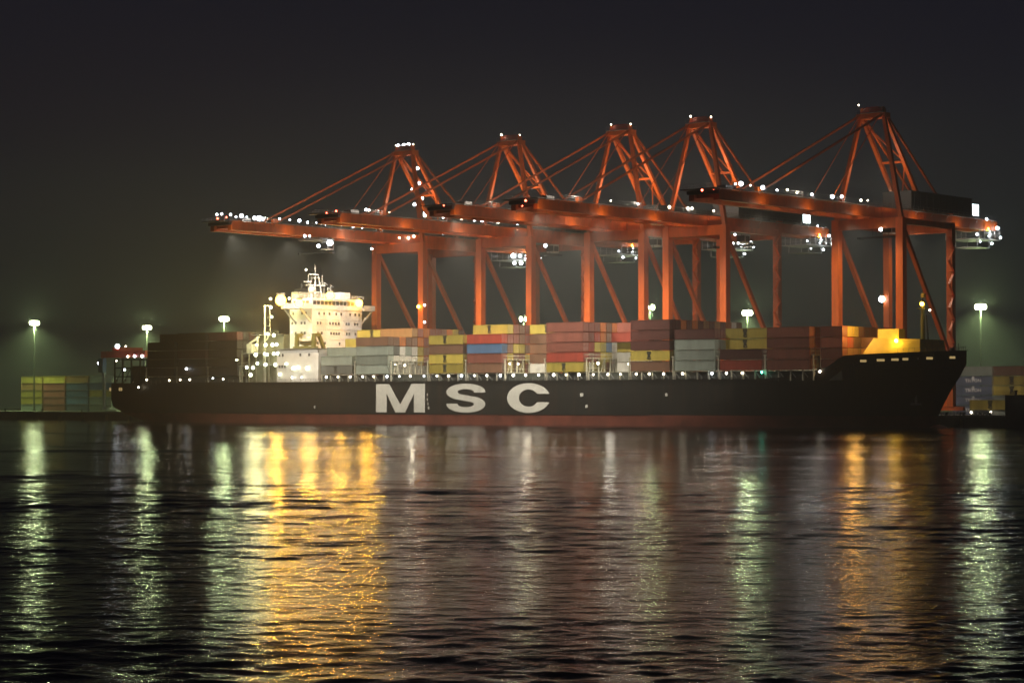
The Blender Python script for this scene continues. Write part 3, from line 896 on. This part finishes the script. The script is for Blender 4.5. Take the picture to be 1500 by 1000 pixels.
for bx, side, end in shown:
    row = 'outermost row' if bx['r'] == 0 else '%s row inboard' % ORD[bx['r']]
    lab = '%s container, %s tier, %s, %s' % (CC[bx['c']][0], ORD[bx['t']], row, bx['ph'])
    w_ = lab.split()
    if len(w_) > 16: lab = lab.replace('in the ', '', 1)
    make_container(bx['L'], bx['D'], bx['z'] + .005 * bx['t'], bx['c'], lab, bx['len'], end, side and bx['first'] and (bx['c'] in 'Y' or (bx['key'] == 0 and bx['c'] == 'g')) and bx['len'] > 10, 'containers stacked on the ship')

# ------------------------------------------------------------------ containers on the quay
def yard(L, D, cols, phrase, length=CL, logos=()):
    for t, c in enumerate(cols):
        make_container(L, D, QZ + .02 + t * (CH + .005), c, '%s container, %s from the ground, %s' % (CC[c][0], ORD[t], phrase), length, True, t in logos, 'containers on the quay')
YD = 76.0
Lx = L_at(31, YD)
for i, (cols, ph) in enumerate((('GYYTY', 'in the leftmost stack on the quay'), ('RRRRY', 'in the second quay stack from the left'), ('NUUUT', 'in the third quay stack, left of the stern'), ('GGYUG', 'in the fourth quay stack, beside the stern'))):
    yard(Lx + i * 13.1, YD + (0 if i else 0), cols, ph)
yard(Lx + 2.0, YD + 6.0, 'BBBBY', 'in the stack behind the leftmost quay stack')
yard(Lx + 15.2, YD + 6.0, 'BBBBY', 'in the stack behind the second quay stack')
RD = 84.0
Lb = L_at(1395, RD)
yard(Lb, RD, 'NNNNG', 'in the blue stack right of the bow', logos=())
Lr = L_at(1453, RD)
yard(Lr, RD, 'GGYYB', 'in the yellow stack at the far right', logos=(2, 3))
yard(Lr + 13.4, RD, 'BBYRM', 'in the stack at the right picture edge')
tri = text_mesh('TRITON', 1.15, M['printwhite'], 0.012, 1, 0.02, 1.15); tri.name = 'lettering'
mark = MB().poly([(-.5, 0, 0), (.5, 0, 0), (0, 0, .8)], M['printwhite']).poly([(-.5, .002, -.1), (0, .002, -.7), (.5, .002, -.1)], M['printwhite']).mesh('arrow_mark')
for o in scene.objects:
    if o.name.startswith('shipping_container') and 'blue stack right of the bow' in o.get('label', '') and 'slate' in o['label']:
        link('lettering', tri, o, (6.2, 0.035, 1.25))
        link('arrow_mark', mark, o, (6.2, 0.03, 2.0 - .1))
# one container on a trailer near the quay edge
TD = 52.0; TL = L_at(1420, TD)
make_container(TL, TD, QZ + 1.45, 'Y', 'yellow container riding low on a trailer on the quay by the bow', CL, True, True, 'containers on the quay')
tr = thing('container_trailer', 'flat trailer under the low yellow container on the quay by the bow', 'trailer', TL, TD, QZ)
MB().box(-.3, 13, .4, .7, 1.1, 1.42, M['dark_steel']).box(-.3, 13, 1.75, 2.05, 1.1, 1.42, M['dark_steel']).box(0, .3, .1, 2.4, 1.15, 1.42, M['dark_steel']).box(12, 12.3, .1, 2.4, 1.15, 1.42, M['dark_steel']).build('chassis', tr)
wh = MB().tube((0, 0, .5), (0, .35, .5), .5, M['rubber'], 14).tube((0, -.02, .5), (0, 0, .5), .22, M['grey_steel'], 10).mesh('wheel')
for x in (1, 2.3, 3.6):
    for y in (.05, 2.05): link('wheel', wh, tr, (x, y, 0))
for x in (.5, 6, 12.5): link('marker_lamp', LM['white'], tr, (x, -.1, .8))
tk = thing('terminal_tractor', 'dark terminal tractor coupled ahead of the low yellow container', 'tractor', TL + 13.4, TD, QZ)
MB().box(0, 5, .4, 2.0, .7, 1.1, M['dark_steel']).build('chassis', tk)
MB().hexa([(2.9, .1, 1.1), (5, .1, 1.1), (5, 1.6, 1.1), (2.9, 1.6, 1.1), (3.0, .15, 3.0), (4.6, .15, 3.0), (4.6, 1.55, 3.0), (3.0, 1.55, 3.0)], M['white']).build('cab', tk)
MB().box(3.3, 4.5, .04, .09, 1.9, 2.7, M['glass']).build('window', tk)
for x in (.8, 4.2):
    for y in (.05, 2.0): link('wheel', wh, tk, (x, y, 0))
# dark mooring block at the right edge
mb = thing('mooring_dolphin', 'dark brown block standing in the water at the right picture edge', 'mooring block', L_at(1472, 27.0), 27.0, -.5)
MB().box(0, 16, 0, 6.5, 0, 8.6, M['quaywall']).build('block', mb)
MB().tube((2, 1.5, 8.6), (2, 1.5, 9.4), .3, M['dark_steel']).tube((2, 1.5, 9.4), (2, 1.5, 9.65), .5, M['dark_steel']).build('bollard', mb)
bol = MB().tube((0, 0, 0), (0, 0, .7), .28, M['dark_steel'], 10).tube((0, 0, .7), (0, 0, .95), .45, M['dark_steel'], 10).mesh('bollard')
for i, px in enumerate((8, 62, 120, 1386, 1412, 1450)):
    o = bpy.data.objects.new('bollard', bol); scene.collection.objects.link(o); L = L_at(px, 35.6)
    o.location = W(L, 35.6, QZ)
    tag(o, 'iron mooring bollard on the quay edge, %s' % ['at the left picture edge', 'before the second container stack', 'just left of the ship stern', 'under the bow by the crane foot', 'before the blue containers', 'before the yellow containers'][i], 'bollard', 'bollards on the quay edge')

# ------------------------------------------------------------------ high mast lights
def high_mast(px, py, H, label, arms=8, power=1.0):
    Y = (H + QZ - 6.5) * F / (588 - py)
    X = (px - 750) * Y / F
    o = bpy.data.objects.new('high_mast_light', None); scene.collection.objects.link(o)
    o.location = (X, Y, QZ); tag(o, label, 'light mast', 'high mast lights behind the quay')
    MB().tube((0, 0, 0), (0, 0, H - .5), .34, M['pole'], 10, .16).build('pole', o)
    MB().tube((0, 0, 0), (0, 0, .5), .7, M['concrete'], 10).build('base', o)
    r = MB()
    for i in range(12):
        a, c = 2 * math.pi * i / 12, 2 * math.pi * (i + 1) / 12
        r.beam((1.5 * math.cos(a), 1.5 * math.sin(a), H), (1.5 * math.cos(c), 1.5 * math.sin(c), H), .12, .12, M['pole'])
    for i in range(4):
        a = math.pi * i / 2; r.beam((0, 0, H), (1.5 * math.cos(a), 1.5 * math.sin(a), H), .1, .1, M['pole'])
    r.build('lamp_ring', o)
    for i in range(arms):
        a = 2 * math.pi * (i + .5) / arms
        link('lamp_head', mast_head, o, (1.25 * math.cos(a), 1.25 * math.sin(a), H - .5))
    light(o, (0, 0, H - 1.6), MAST_W * power, (0.74, 1.0, 0.42), 1.0, 164)
    light(o, (0, 0, H + .6), MAST_W * power * .11, (0.78, 1.0, 0.46), .8)
mast_head = MB().ball((0, 0, 0), .62, G['mast'], 8, 6, 1.35).box(-.4, .4, -.4, .4, .8, 1.0, M['pole']).mesh('lamp_head')
for px, py, H, lab in ((50, 471, 33, 'tall lit light mast at the far left, above the quay containers'), (215, 478, 33, 'tall lit light mast just behind the ship stern'),
        (328, 465, 33, 'tall lit light mast behind the dark containers, left of the bridge house'), (767, 465, 32, 'lit light mast low between the crane legs above the letter C'),
        (952, 448, 33, 'lit light mast showing left of the second crane from the right'), (1095, 456, 33, 'lit light mast above the dark maroon and olive containers'),
        (1437, 447, 33, 'tall lit light mast at the far right, beyond the bow')):
    high_mast(px, py, H, lab, power=.2 if px == 767 else .3 if px == 952 else .8 if px == 1095 else 1.0, arms=4 if px in (767, 952) else 8)

# ------------------------------------------------------------------ ship-to-shore cranes
tie_me = MB().box(-2.78, 2.78, 0, .6, 0, 1.5, M['orange']).mesh('girder_tie')
def crane(Lc, label, cab_D, boom_white=False, lamps_top=(), lamps_under=(), lit=(), house_win=False, tipred=True, rear=0, red_px=(), topdim=False, power=1.0, low=0.0):
    c = thing('container_crane', label, 'crane', Lc, 38.0, QZ, 'orange ship-to-shore cranes')
    O = M['orange']
    hw = 9.4; G0, G1 = 0.0, 25.0; ZT = 53.4 - QZ - low * .4
    def y(D): return D - 38.0
    for x in (-hw, hw):
        for yy, w in ((G0, 2.0), (G1, 1.7)):
            b = MB(); b.beam((x, yy, 2.2), (x, yy, 15), w, w, O); b.beam((x, yy, 15), (x, yy, ZT), w, w, O)
            b.box(x - w / 2 - .02, x + w / 2 + .02, yy - w / 2 - .02, yy + w / 2 + .02, 14.6, 15.2, O)
            b.build('leg', c)
            g = MB(); g.box(x - 3.6, x + 3.6, yy - .5, yy + .5, 1.2, 2.2, O)
            for k in range(8):
                wx_ = x - 3.2 + k * .92
                g.tube((wx_, yy - .25, .45), (wx_, yy + .25, .45), .42, M['dark_steel'], 10)
            g.build('bogie', c)
        b = MB(); b.box(x - .75, x + .75, G0 + 1.0, G1 - .86, 12.6, 14.5, O); b.build('portal_beam', c)
        b = MB(); b.beam((x, G0 + .3, ZT - 1.8), (x, G1 - .6, 14.8), 1.0, 1.0, O); b.build('diagonal_brace', c)
        b = MB(); b.box(x - .7, x + .7, G0 + 1.0, G1 - .86, ZT - 1.7, ZT - .2, O); b.build('side_beam', c)
    for yy, w in ((G0, 1.6), (G1, 1.4)):
        MB().box(-hw + 1.0, hw - 1.0, yy - w / 2, yy + w / 2, 2.2, 4.2, O).build('sill_beam', c)
        MB().box(-hw + 1.0, hw - 1.0, yy - w / 2, yy + w / 2, ZT - 2.6, ZT - .02, O).build('cross_beam', c)
    if True:
        b = MB(); b.beam((-hw, G1, 4.2), (0, G1, 12.6), .7, .7, O); b.beam((hw, G1, 4.2), (0, G1, 12.6), .7, .7, O); b.box(-hw + .9, hw - .9, G1 - .6, G1 + .6, 12.6, 14.2, O)
        b.build('land_side_portal', c)
    gz0, gz1 = ZT, ZT + 2.7
    for x in (-3.5, 3.5):
        b = MB(); b.box(x - .7, x + .7, y(-34), y(37.2), gz0, gz1 - .2, O)
        b.box(x - .85, x + .85, y(-34), y(37.2), gz0 - .1, gz0 - .001, O)
        for k in range(9): b.box(x - .74, x + .74, y(-30 + k * 8), y(-29.8 + k * 8), gz0 + .02, gz1 - .15, O)
        b.build('boom_girder', c)
        b = MB(); b.box(x - .75, x + .75, y(37.4), y(96), gz0, gz1, O)
        for k in range(7): b.box(x - .8, x + .8, y(42 + k * 8), y(42.2 + k * 8), gz0 + .02, gz1 - .05, O)
        b.build('trolley_girder', c)
    for k in range(18): link('girder_tie', tie_me, c, (0, y(-33 + k * 6.9) if k < 11 else y(41 + (k - 11) * 9), gz0 + .6))
    # walkway and handrail
    b = MB()
    for x in (-5.0, 5.0):
        b.box(x - .55, x + .55, y(-35), y(95), gz1 - .1, gz1, M['grey_steel'])
        D = -35
        while D < 95:
            b.box(x - .03 + (.5 if x > 0 else -.5), x + .03 + (.5 if x > 0 else -.5), y(D) - .03, y(D) + .03, gz1, gz1 + 1.1, M['grey_steel'])
            D += 2.6
        for z in (.55, 1.1):
            xx = x + (.5 if x > 0 else -.5)
            b.box(xx - .03, xx + .03, y(-35), y(95), gz1 + z - .03, gz1 + z + .03, M['grey_steel'])
        for k in range(17): b.beam((x - (.1 if x > 0 else -.1), y(-34 + k * 8), gz1 - .15), (x * .78, y(-34 + k * 8), gz1 - 1.2), .1, .1, M['grey_steel'])
    b.build('walkway', c)
    b = MB(); b.box(-4.6, 4.6, y(-37.0), y(-34.2), gz1 - .5, gz1 - .3, M['dark_steel']); b.box(-4.2, 4.2, y(-34.9), y(-34.02), gz0 + 1.3, gz1 - .6, M['dark_steel'])
    for k in range(6): b.box(-4.5 + k * 1.78, -4.4 + k * 1.78, y(-36.9), y(-36.8), gz1 - .3, gz1 + .8, M['grey_steel'])
    b.box(-4.6, 4.6, y(-36.92), y(-36.82), gz1 + .75, gz1 + .83, M['grey_steel'])
    b.box(-1.3, 1.3, y(-27), y(-24), gz1 + .02, gz1 + 1.2, M['grey_steel']); b.box(-2.6, 2.6, y(-33), y(-30), gz1 - .3, gz1 + .2, M['dark_steel'])
    b.build('boom_tip_platform', c)
    # A-frame
    ZA = 81.0 - QZ - low
    for s_ in (-1, 1):
        b = MB(); b.beam((s_ * hw, 0, ZT), (s_ * 3.4, 2.0, ZA - .4), 1.15, 1.15, O, .9, .9); b.build('a_frame_leg', c)
        b = MB(); b.beam((s_ * 3.5, 22, gz1), (s_ * 3.4, 2.6, ZA - .2), 1.0, 1.0, O, .85, .85); b.build('a_frame_back_leg', c)
        b = MB(); b.beam((s_ * 3.4, 1.5, ZA), (s_ * 3.5, y(-17), gz1), .42, .5, O); b.build('forestay', c)
        b = MB(); b.beam((s_ * 3.0, 1.5, ZA + .6), (s_ * 3.1, y(15), gz1), .16, .2, O); b.build('inner_forestay', c)
        b = MB(); b.beam((s_ * 3.4, 3.0, ZA), (s_ * 3.5, y(73), gz1), .5, .5, O); b.build('backstay', c)
        b = MB(); b.box(s_ * 3.5 - .5, s_ * 3.5 + .5, y(-17.8), y(-16.2), gz1 - .19, gz1 + 1.2, O); b.box(s_ * 3.5 - .5, s_ * 3.5 + .5, y(72), y(74), gz1 + .01, gz1 + 1.2, O); b.build('stay_anchor', c)
    b = MB()
    zc = ZT + (ZA - ZT) * .55; xw = hw + (3.4 - hw) * .55
    b.beam((-3.5, 12, ZT + 15.2), (3.5, 12, ZT + 15.2), .6, .6, O)
    b.beam((-3.4, 4, ZA - 2), (3.4, 12, ZT + 15.2), .35, .35, O); b.beam((-3.5, 22, gz1 + 1), (3.5, 12, ZT + 15.2), .35, .35, O)
    b.build('a_frame_tie', c)
    b = MB(); b.box(-4.2, 4.2, 1.0, 3.8, ZA - 1.0, ZA + .3, O); b.box(-3.9, 3.9, .5, 4.3, ZA + .32, ZA + .42, M['grey_steel'])
    for x in (-2.9, -1.0, 1.0, 2.9): b.tube((x - .3, 2.4, ZA + 1.0), (x + .3, 2.4, ZA + 1.0), .95, O, 14)
    b.hexa([(-3.4, 1.2, ZA + .43), (3.4, 1.2, ZA + .43), (3.4, 3.6, ZA + .43), (-3.4, 3.6, ZA + .43), (-1.8, 1.8, ZA + 2.0), (1.8, 1.8, ZA + 2.0), (1.8, 3.0, ZA + 2.0), (-1.8, 3.0, ZA + 2.0)], M['gantry_red'])
    for x in (-3.85, 0, 3.85):
        for yy in (.55, 4.25): b.box(x - .03, x + .03, yy - .03, yy + .03, ZA + .42, ZA + 1.4, M['grey_steel'])
    for yy in (.55, 4.25): b.box(-3.85, 3.85, yy - .03, yy + .03, ZA + 1.34, ZA + 1.4, M['grey_steel'])
    b.build('apex_platform', c)
    # machinery house
    b = MB(); b.box(-4.2, 4.2, y(52), y(84), gz1 + .6, gz1 + 5.0, M['dark_steel']); b.box(-4.4, 4.4, y(51.7), y(84.3), gz1 + 5.0, gz1 + 5.25, M['dark_steel'])
    for D in (53, 60, 67, 74, 82): b.box(-4, 4, y(D), y(D) + .5, gz1 + .01, gz1 + .6, M['dark_steel'])
    for k in range(10): b.box(-4.26, 4.26, y(53.5 + k * 3.2), y(53.6 + k * 3.2), gz1 + .7, gz1 + 4.9, M['dark_steel'])
    b.build('machinery_house', c)
    b = MB(); b.box(-2.6, 3.0, y(84.4), y(90), gz1 + .3, gz1 + 4.3, M['dark_steel'])
    if house_win:
        b.box(3.01, 3.1, y(85.0), y(89.4), gz1 + 1.0, gz1 + 4.0, G['window']); b.box(-2.2, 2.6, y(84.7), y(90) - 5.7, gz1 + .8, gz1 + 3.9, M['dark_steel'])
    b.build('electric_room', c)
    # rear maintenance platform below the girders
    b = MB()
    b.box(-5.2, 5.2, y(86), y(97.5), gz0 - 2.6, gz0 - 2.4, M['white'])
    b.box(-4.4, 4.4, y(96.02), y(97.2), gz0 + .2, gz1 - .2, O)
    for D in (86.2, 89, 91.8, 94.6, 97.3):
        for x in (-5.1, 5.1): b.box(x - .08, x + .08, y(D) - .08, y(D) + .08, gz0 - 2.4, gz0 - .05, M['white'])
    for z in (1.0, 1.5):
        for x in (-5.1, 5.1): b.box(x - .05, x + .05, y(86), y(97.5), gz0 - 2.4 + z - .06, gz0 - 2.4 + z, M['white'])
        for D in (86.1, 97.4): b.box(-5.1, 5.1, y(D) - .05, y(D) + .05, gz0 - 2.4 + z - .06, gz0 - 2.4 + z, M['white'])
    b.box(-3.4, 3.4, y(88), y(95), gz0 - 4.7, gz0 - 4.5, M['grey_steel'])
    for D in (88.2, 94.8):
        for x in (-3.3, 3.3): b.box(x - .08, x + .08, y(D) - .08, y(D) + .08, gz0 - 4.5, gz0 - 2.6, M['white'])
    b.build('rear_platform', c)
    # trolley, cab, spreader
    t = MB(); D = cab_D
    t.box(-4.2, 4.2, y(D - 3), y(D + 3), gz0 - .9, gz0 - .3, M['grey_steel']); t.box(-2, 2, y(D - 2.2), y(D + 2.2), gz0 - .29, gz0 + .6, M['dark_steel'])
    for x in (-3.5, 3.5):
        for d in (-2.4, 2.4): t.tube((x - .3, y(D + d), gz0 - .3), (x + .3, y(D + d), gz0 - .3), .28, M['dark_steel'], 8)
    t.build('trolley', c)
    t = MB(); t.box(-1.3, 1.3, y(D + 3.2), y(D + 5.8), gz0 - 3.3, gz0 - .9, M['white']); t.box(-1.32, 1.32, y(D + 3.1), y(D + 3.19), gz0 - 2.9, gz0 - 1.3, M['glass']); t.box(1.31, 1.37, y(D + 3.5), y(D + 5.4), gz0 - 2.9, gz0 - 1.4, M['glass'])
    t.build('operator_cab', c)
    t = MB(); t.box(-6.1, 6.1, y(D) - .3, y(D) + .3, gz0 - 4.6, gz0 - 4.1, M['dark_steel'])
    for x in (-6, 6): t.box(x - .25, x + .25, y(D) - 1.2, y(D) + 1.2, gz0 - 4.7, gz0 - 4.2, M['dark_steel'])
    for x in (-1.8, 1.8):
        for d in (-.9, .9): t.tube((x, y(D + d), gz0 - 4.1), (x, y(D + d), gz0 - .9), .05, M['dark_steel'], 5)
    t.build('spreader', c)
    # ladder zigzag on the land side leg
    t = MB(); z = 15.5; k = 0
    while z < ZT - 4:
        y0_, y1_ = (G1 - 3.6, G1 - .9) if k % 2 == 0 else (G1 - .9, G1 - 3.6)
        t.beam((hw + 1.4, y0_, z), (hw + 1.4, y1_, z + 3.0), .6, .12, O); t.box(hw + 1.0, hw + 1.8, min(y0_, y1_), max(y0_, y1_), z - .06, z, O)
        z += 3.05; k += 1
    t.build('stairway', c)
    # lamps
    def lamp(kind, x, D, z, name='floodlight'):
        o = link(name, LM[kind], c, (x, y(D), z + random.uniform(-.25, .25))); q = random.uniform(.55, 1.05); o.scale = (q, q, q)
        return o
    for px, k in lamps_top:
        D = D_at(px, Lc + 5.4); lamp(k, 5.4, D, gz1 + 1.0)
    for px, py, k in lamps_under:
        D = D_at(px, Lc + 4.4); zz = z_at(py, Lc + 4.4, D) - QZ; lamp(k, 4.4, D, zz)
    for px, py in red_px:
        D = D_at(px, Lc + 3); zz = z_at(py, Lc + 3, D) - QZ
        MB().box(2.95, 3.05, y(D) - .05, y(D) + .05, gz1 - .2, zz - .2, M['dark_steel']).build('lamp_post', c)
        lamp('red', 3, D, zz, 'marker_lamp')
    if not topdim:
        lamp('white', -2.4, 39.0, ZA + 2.0, 'marker_lamp'); lamp('white', 3.2, 40.5, ZA + 2.0, 'marker_lamp')
    else:
        lamp('white', -3.4, 39.0, ZA + 2.9, 'marker_lamp')
    n = {0: 0, 1: 5, 2: 9}[rear]
    for i in range(n):
        lamp('coolbig' if rear == 2 else 'coolsmall', 5.3 - .9 * (i % 2), 84.5 + 13 * i / max(1, n - 1), gz0 - 1.6 - (1.9 if i % 2 else 0))
    if rear: lamp('cool', 4.9, 96.5, gz0 + .6); lamp('amber', 4.0, 92.5, gz0 + 0.2, 'amber_lamp')
    if rear: lamp('cool', 4.9, 90.5, gz1 + .2)
    if rear: light(c, (5.6, y(92), gz0 - .6), 800, (.9, .95, 1.0), .4)
    light(c, (5.2, 1.5, ZT + 7.0), 2600 * power, (1.0, .80, .6), .3); light(c, (1.0, 5, ZT + 11.0), 2600 * power, (1.0, .80, .6), .3)  # fill lights added to brighten the A-frame, no lamp bodies
    for D in lit:
        light(c, (0, y(D), gz0 - 1.0), BOOM_W * power * (1.7 if D < -15 else .6 if D > 50 else 1.0), (1.0, .88, .70), .5, 115 if D < -15 else 140, (0, .8 if D < -15 else .10, -1))
        light(c, (6.2, y(D - 5), gz0 - .6), 260, (1.0, .8, .6), .2)
        if D < 25: light(c, (6.0, y(D + 9), gz1 + 1.6), 900, (1.0, .85, .7), .2)
    return c

def top(a, b_, n, kinds='w'):
    return [(a + (b_ - a) * i / (n - 1) + random.uniform(-2, 2), kinds[i % len(kinds)]) for i in range(n)]
c1 = crane(-75.7, 'leftmost orange crane, its long boom reaching out over the white bridge house with white lamps', 3.0,
    lamps_top=[(317, 'cool'), (324, 'cool'), (337, 'coolsmall'), (345, 'coolsmall'), (353, 'cool'), (361, 'coolsmall'), (372, 'cool'), (379, 'coolbig'), (385, 'cool'), (409, 'cool'), (424, 'coolsmall'), (438, 'cool'), (450, 'coolsmall'), (463, 'coolsmall'), (476, 'coolsmall'), (490, 'coolsmall'), (500, 'coolsmall'), (517, 'cool'), (530, 'coolsmall'), (543, 'cool'), (570, 'coolsmall'), (622, 'warm'), (649, 'cool'), (675, 'warm')],
    lamps_under=[(446, 345, 'cool'), (453, 345, 'cool'), (466, 359, 'cool'), (483, 355, 'coolbig'), (545, 364, 'coolsmall'), (585, 348, 'warm'), (598, 348, 'warm'), (606, 347, 'warm')],
    lit=(-31, -8, 14), rear=2, red_px=((318, 320), (331, 319)))
for px, py in ((591, 212), (598, 211), (583, 213), (608, 222), (611, 246), (613.5, 268), (604, 277), (618, 290), (607, 299), (622, 312), (610, 222)):
    Lq, Dq = -72.2, 41.0 + (py - 212) * .16
    p = (3.5 + random.uniform(-1, 1), Dq - 38, z_at(py, Lq, Dq) - QZ)
    # keep the lamp on the ladder line in view
    Lq = L_at(px, Dq); link('floodlight', LM['cool'], c1, (Lq + 75.7, Dq - 38, z_at(py, Lq, Dq) - QZ))
c2 = crane(-34.3, 'second orange crane from the left, standing behind the letter M of the hull', 55,
    lamps_top=[(540, 'warm'), (536, 'cool'), (570, 'white'), (622, 'warm'), (649, 'coolsmall'), (676, 'warm'), (695, 'cool'), (706, 'cool'), (758, 'coolsmall'), (800, 'warm'), (730, 'warm')],
    lamps_under=[(799, 360, 'cool'), (544, 364, 'coolsmall')], lit=(-30, -4, 18), rear=1, red_px=((478, 310), (492, 310)))
c3 = crane(5.5, 'middle orange crane of the five, standing behind the letter C of the hull', 52,
    lamps_top=[(821, 'coolbig'), (826, 'cool'), (860, 'warm'), (867, 'white'), (895, 'coolsmall'), (936, 'cool'), (958, 'warm'), (982, 'warm'), (845, 'white')],
    lamps_under=[(948, 340, 'cool')], lit=(-30, -4, 18), rear=1, red_px=((650, 301), (665, 301)))
c4 = crane(32.5, 'fourth orange crane from the left, standing close to the middle one', 56,
    lamps_top=[(1008, 'warm'), (1014, 'warm'), (935, 'coolsmall'), (981, 'warm'), (1046, 'warm'), (895, 'white'), (1058, 'warm')],
    lamps_under=[(1077, 342, 'cool'), (1074, 356, 'coolsmall'), (1082, 357, 'coolsmall')], lit=(-30, -4, 18), rear=1, house_win=True, red_px=((770, 295), (765, 301)))
c5 = crane(86.0, 'rightmost orange crane, standing apart by the bow with a bright window in its machinery house', 43.8,
    lamps_top=[(1078, 'coolsmall'), (1086, 'coolbig'), (1118, 'cool'), (1139, 'coolsmall'), (1154, 'white'), (1168, 'warm'), (1190, 'coolsmall'), (1220, 'cool'), (1234, 'cool'), (1262, 'white'), (1272, 'white'), (1100, 'white')],
    lamps_under=[(1291, 335, 'coolbig')], lit=(-12, 8, 30, 58, 80), power=.5, rear=1, house_win=True, red_px=((1029, 279), (1046, 279)), topdim=True, low=1.7)
light(c1, (9.0, 3.0 - 38, 46.5), 12000, (.92, .97, 1.0), .6, 110, (-.45, .35, -1), 'trolley_floodlight_beam')
# sodium lamp and stair lamps on the first crane's leg; lamps near the right hand legs
link('leg_lamp', LM['amber'], c1, (hwv := 9.4 - .2, -1.6, z_at(449, -66.5, 37) - QZ))
link('leg_lamp', LM['coolsmall'], c1, (11.2, -1.2, z_at(447, -66.5, 37) - QZ)); link('leg_lamp', LM['coolsmall'], c1, (11.2, -1.2, z_at(472, -66.5, 37) - QZ))
Lq = L_at(1292, 61.5); link('leg_lamp', LM['coolbig'], c5, (Lq - 86, 61.5 - 38, z_at(438, Lq, 61.5) - QZ))

# ------------------------------------------------------------------ red yard gantry beyond the stern
GD = 72.0; GL = L_at(151, GD)
g = thing('yard_gantry', 'red yard gantry crane with white lamps behind the ship stern', 'gantry crane', GL, GD, QZ)
gz = z_at(519, GL, GD) - QZ
for x in (.6, 22.4):
    for yy in (0, 9): MB().box(x - .5, x + .5, yy - .5, yy + .5, .6, gz - 1.2, M['grey_steel']).build('leg', g)
for yy in (0, 9): MB().box(-.4, 23.4, yy - .7, yy + .7, gz - 1.2, gz + 1.0, M['gantry_red']).build('girder', g)
MB().box(6, 10, -.9, 9.9, gz + 1.01, gz + 2.4, M['gantry_red']).build('trolley', g)
MB().box(.2, 2.6, -2.4, -.72, gz - 6.4, gz - 1.6, CM['U']).build('cabin', g)
for x in (.6, 22.4): MB().box(x - .6, x + .6, -1.4, 10.4, .5, 1.4, M['grey_steel']).build('wheel_beam', g)
for px, py, k in ((144.5, 532, 'cool'), (172, 507, 'coolbig'), (184, 507, 'white'), (187, 522, 'warm'), (197, 521.5, 'cool'), (208, 521.5, 'cool'), (170, 528, 'warm'), (182, 541, 'cool')):
    Lq = L_at(px, GD - 1); link('floodlight', LM[k], g, (Lq - GL, -1.0, z_at(py, Lq, GD - 1) - QZ))

# ------------------------------------------------------------------ haze
hz = bpy.data.meshes.new('haze')
b = MB(); b.box(-2600, 2600, -300, 2900, -2.0, 96, M['white'])
hz.from_pydata(b.v, [], b.f)
ho_ = bpy.data.objects.new('haze', hz); scene.collection.objects.link(ho_); ho_['kind'] = 'stuff'
hm = bpy.data.materials.new('night_haze'); hm.use_nodes = True
nt = hm.node_tree; nt.nodes.remove(nt.nodes['Principled BSDF'])
pv = nt.nodes.new('ShaderNodeVolumePrincipled'); pv.inputs['Color'].default_value = (0.86, 0.90, 0.86, 1)
pv.inputs['Density'].default_value = HAZE_DENSITY; pv.inputs['Anisotropy'].default_value = 0.3
nt.links.new(pv.outputs[0], nt.nodes['Material Output'].inputs['Volume'])
hz.materials.append(hm)
print('containers shown', len(shown), 'of', len(boxes))
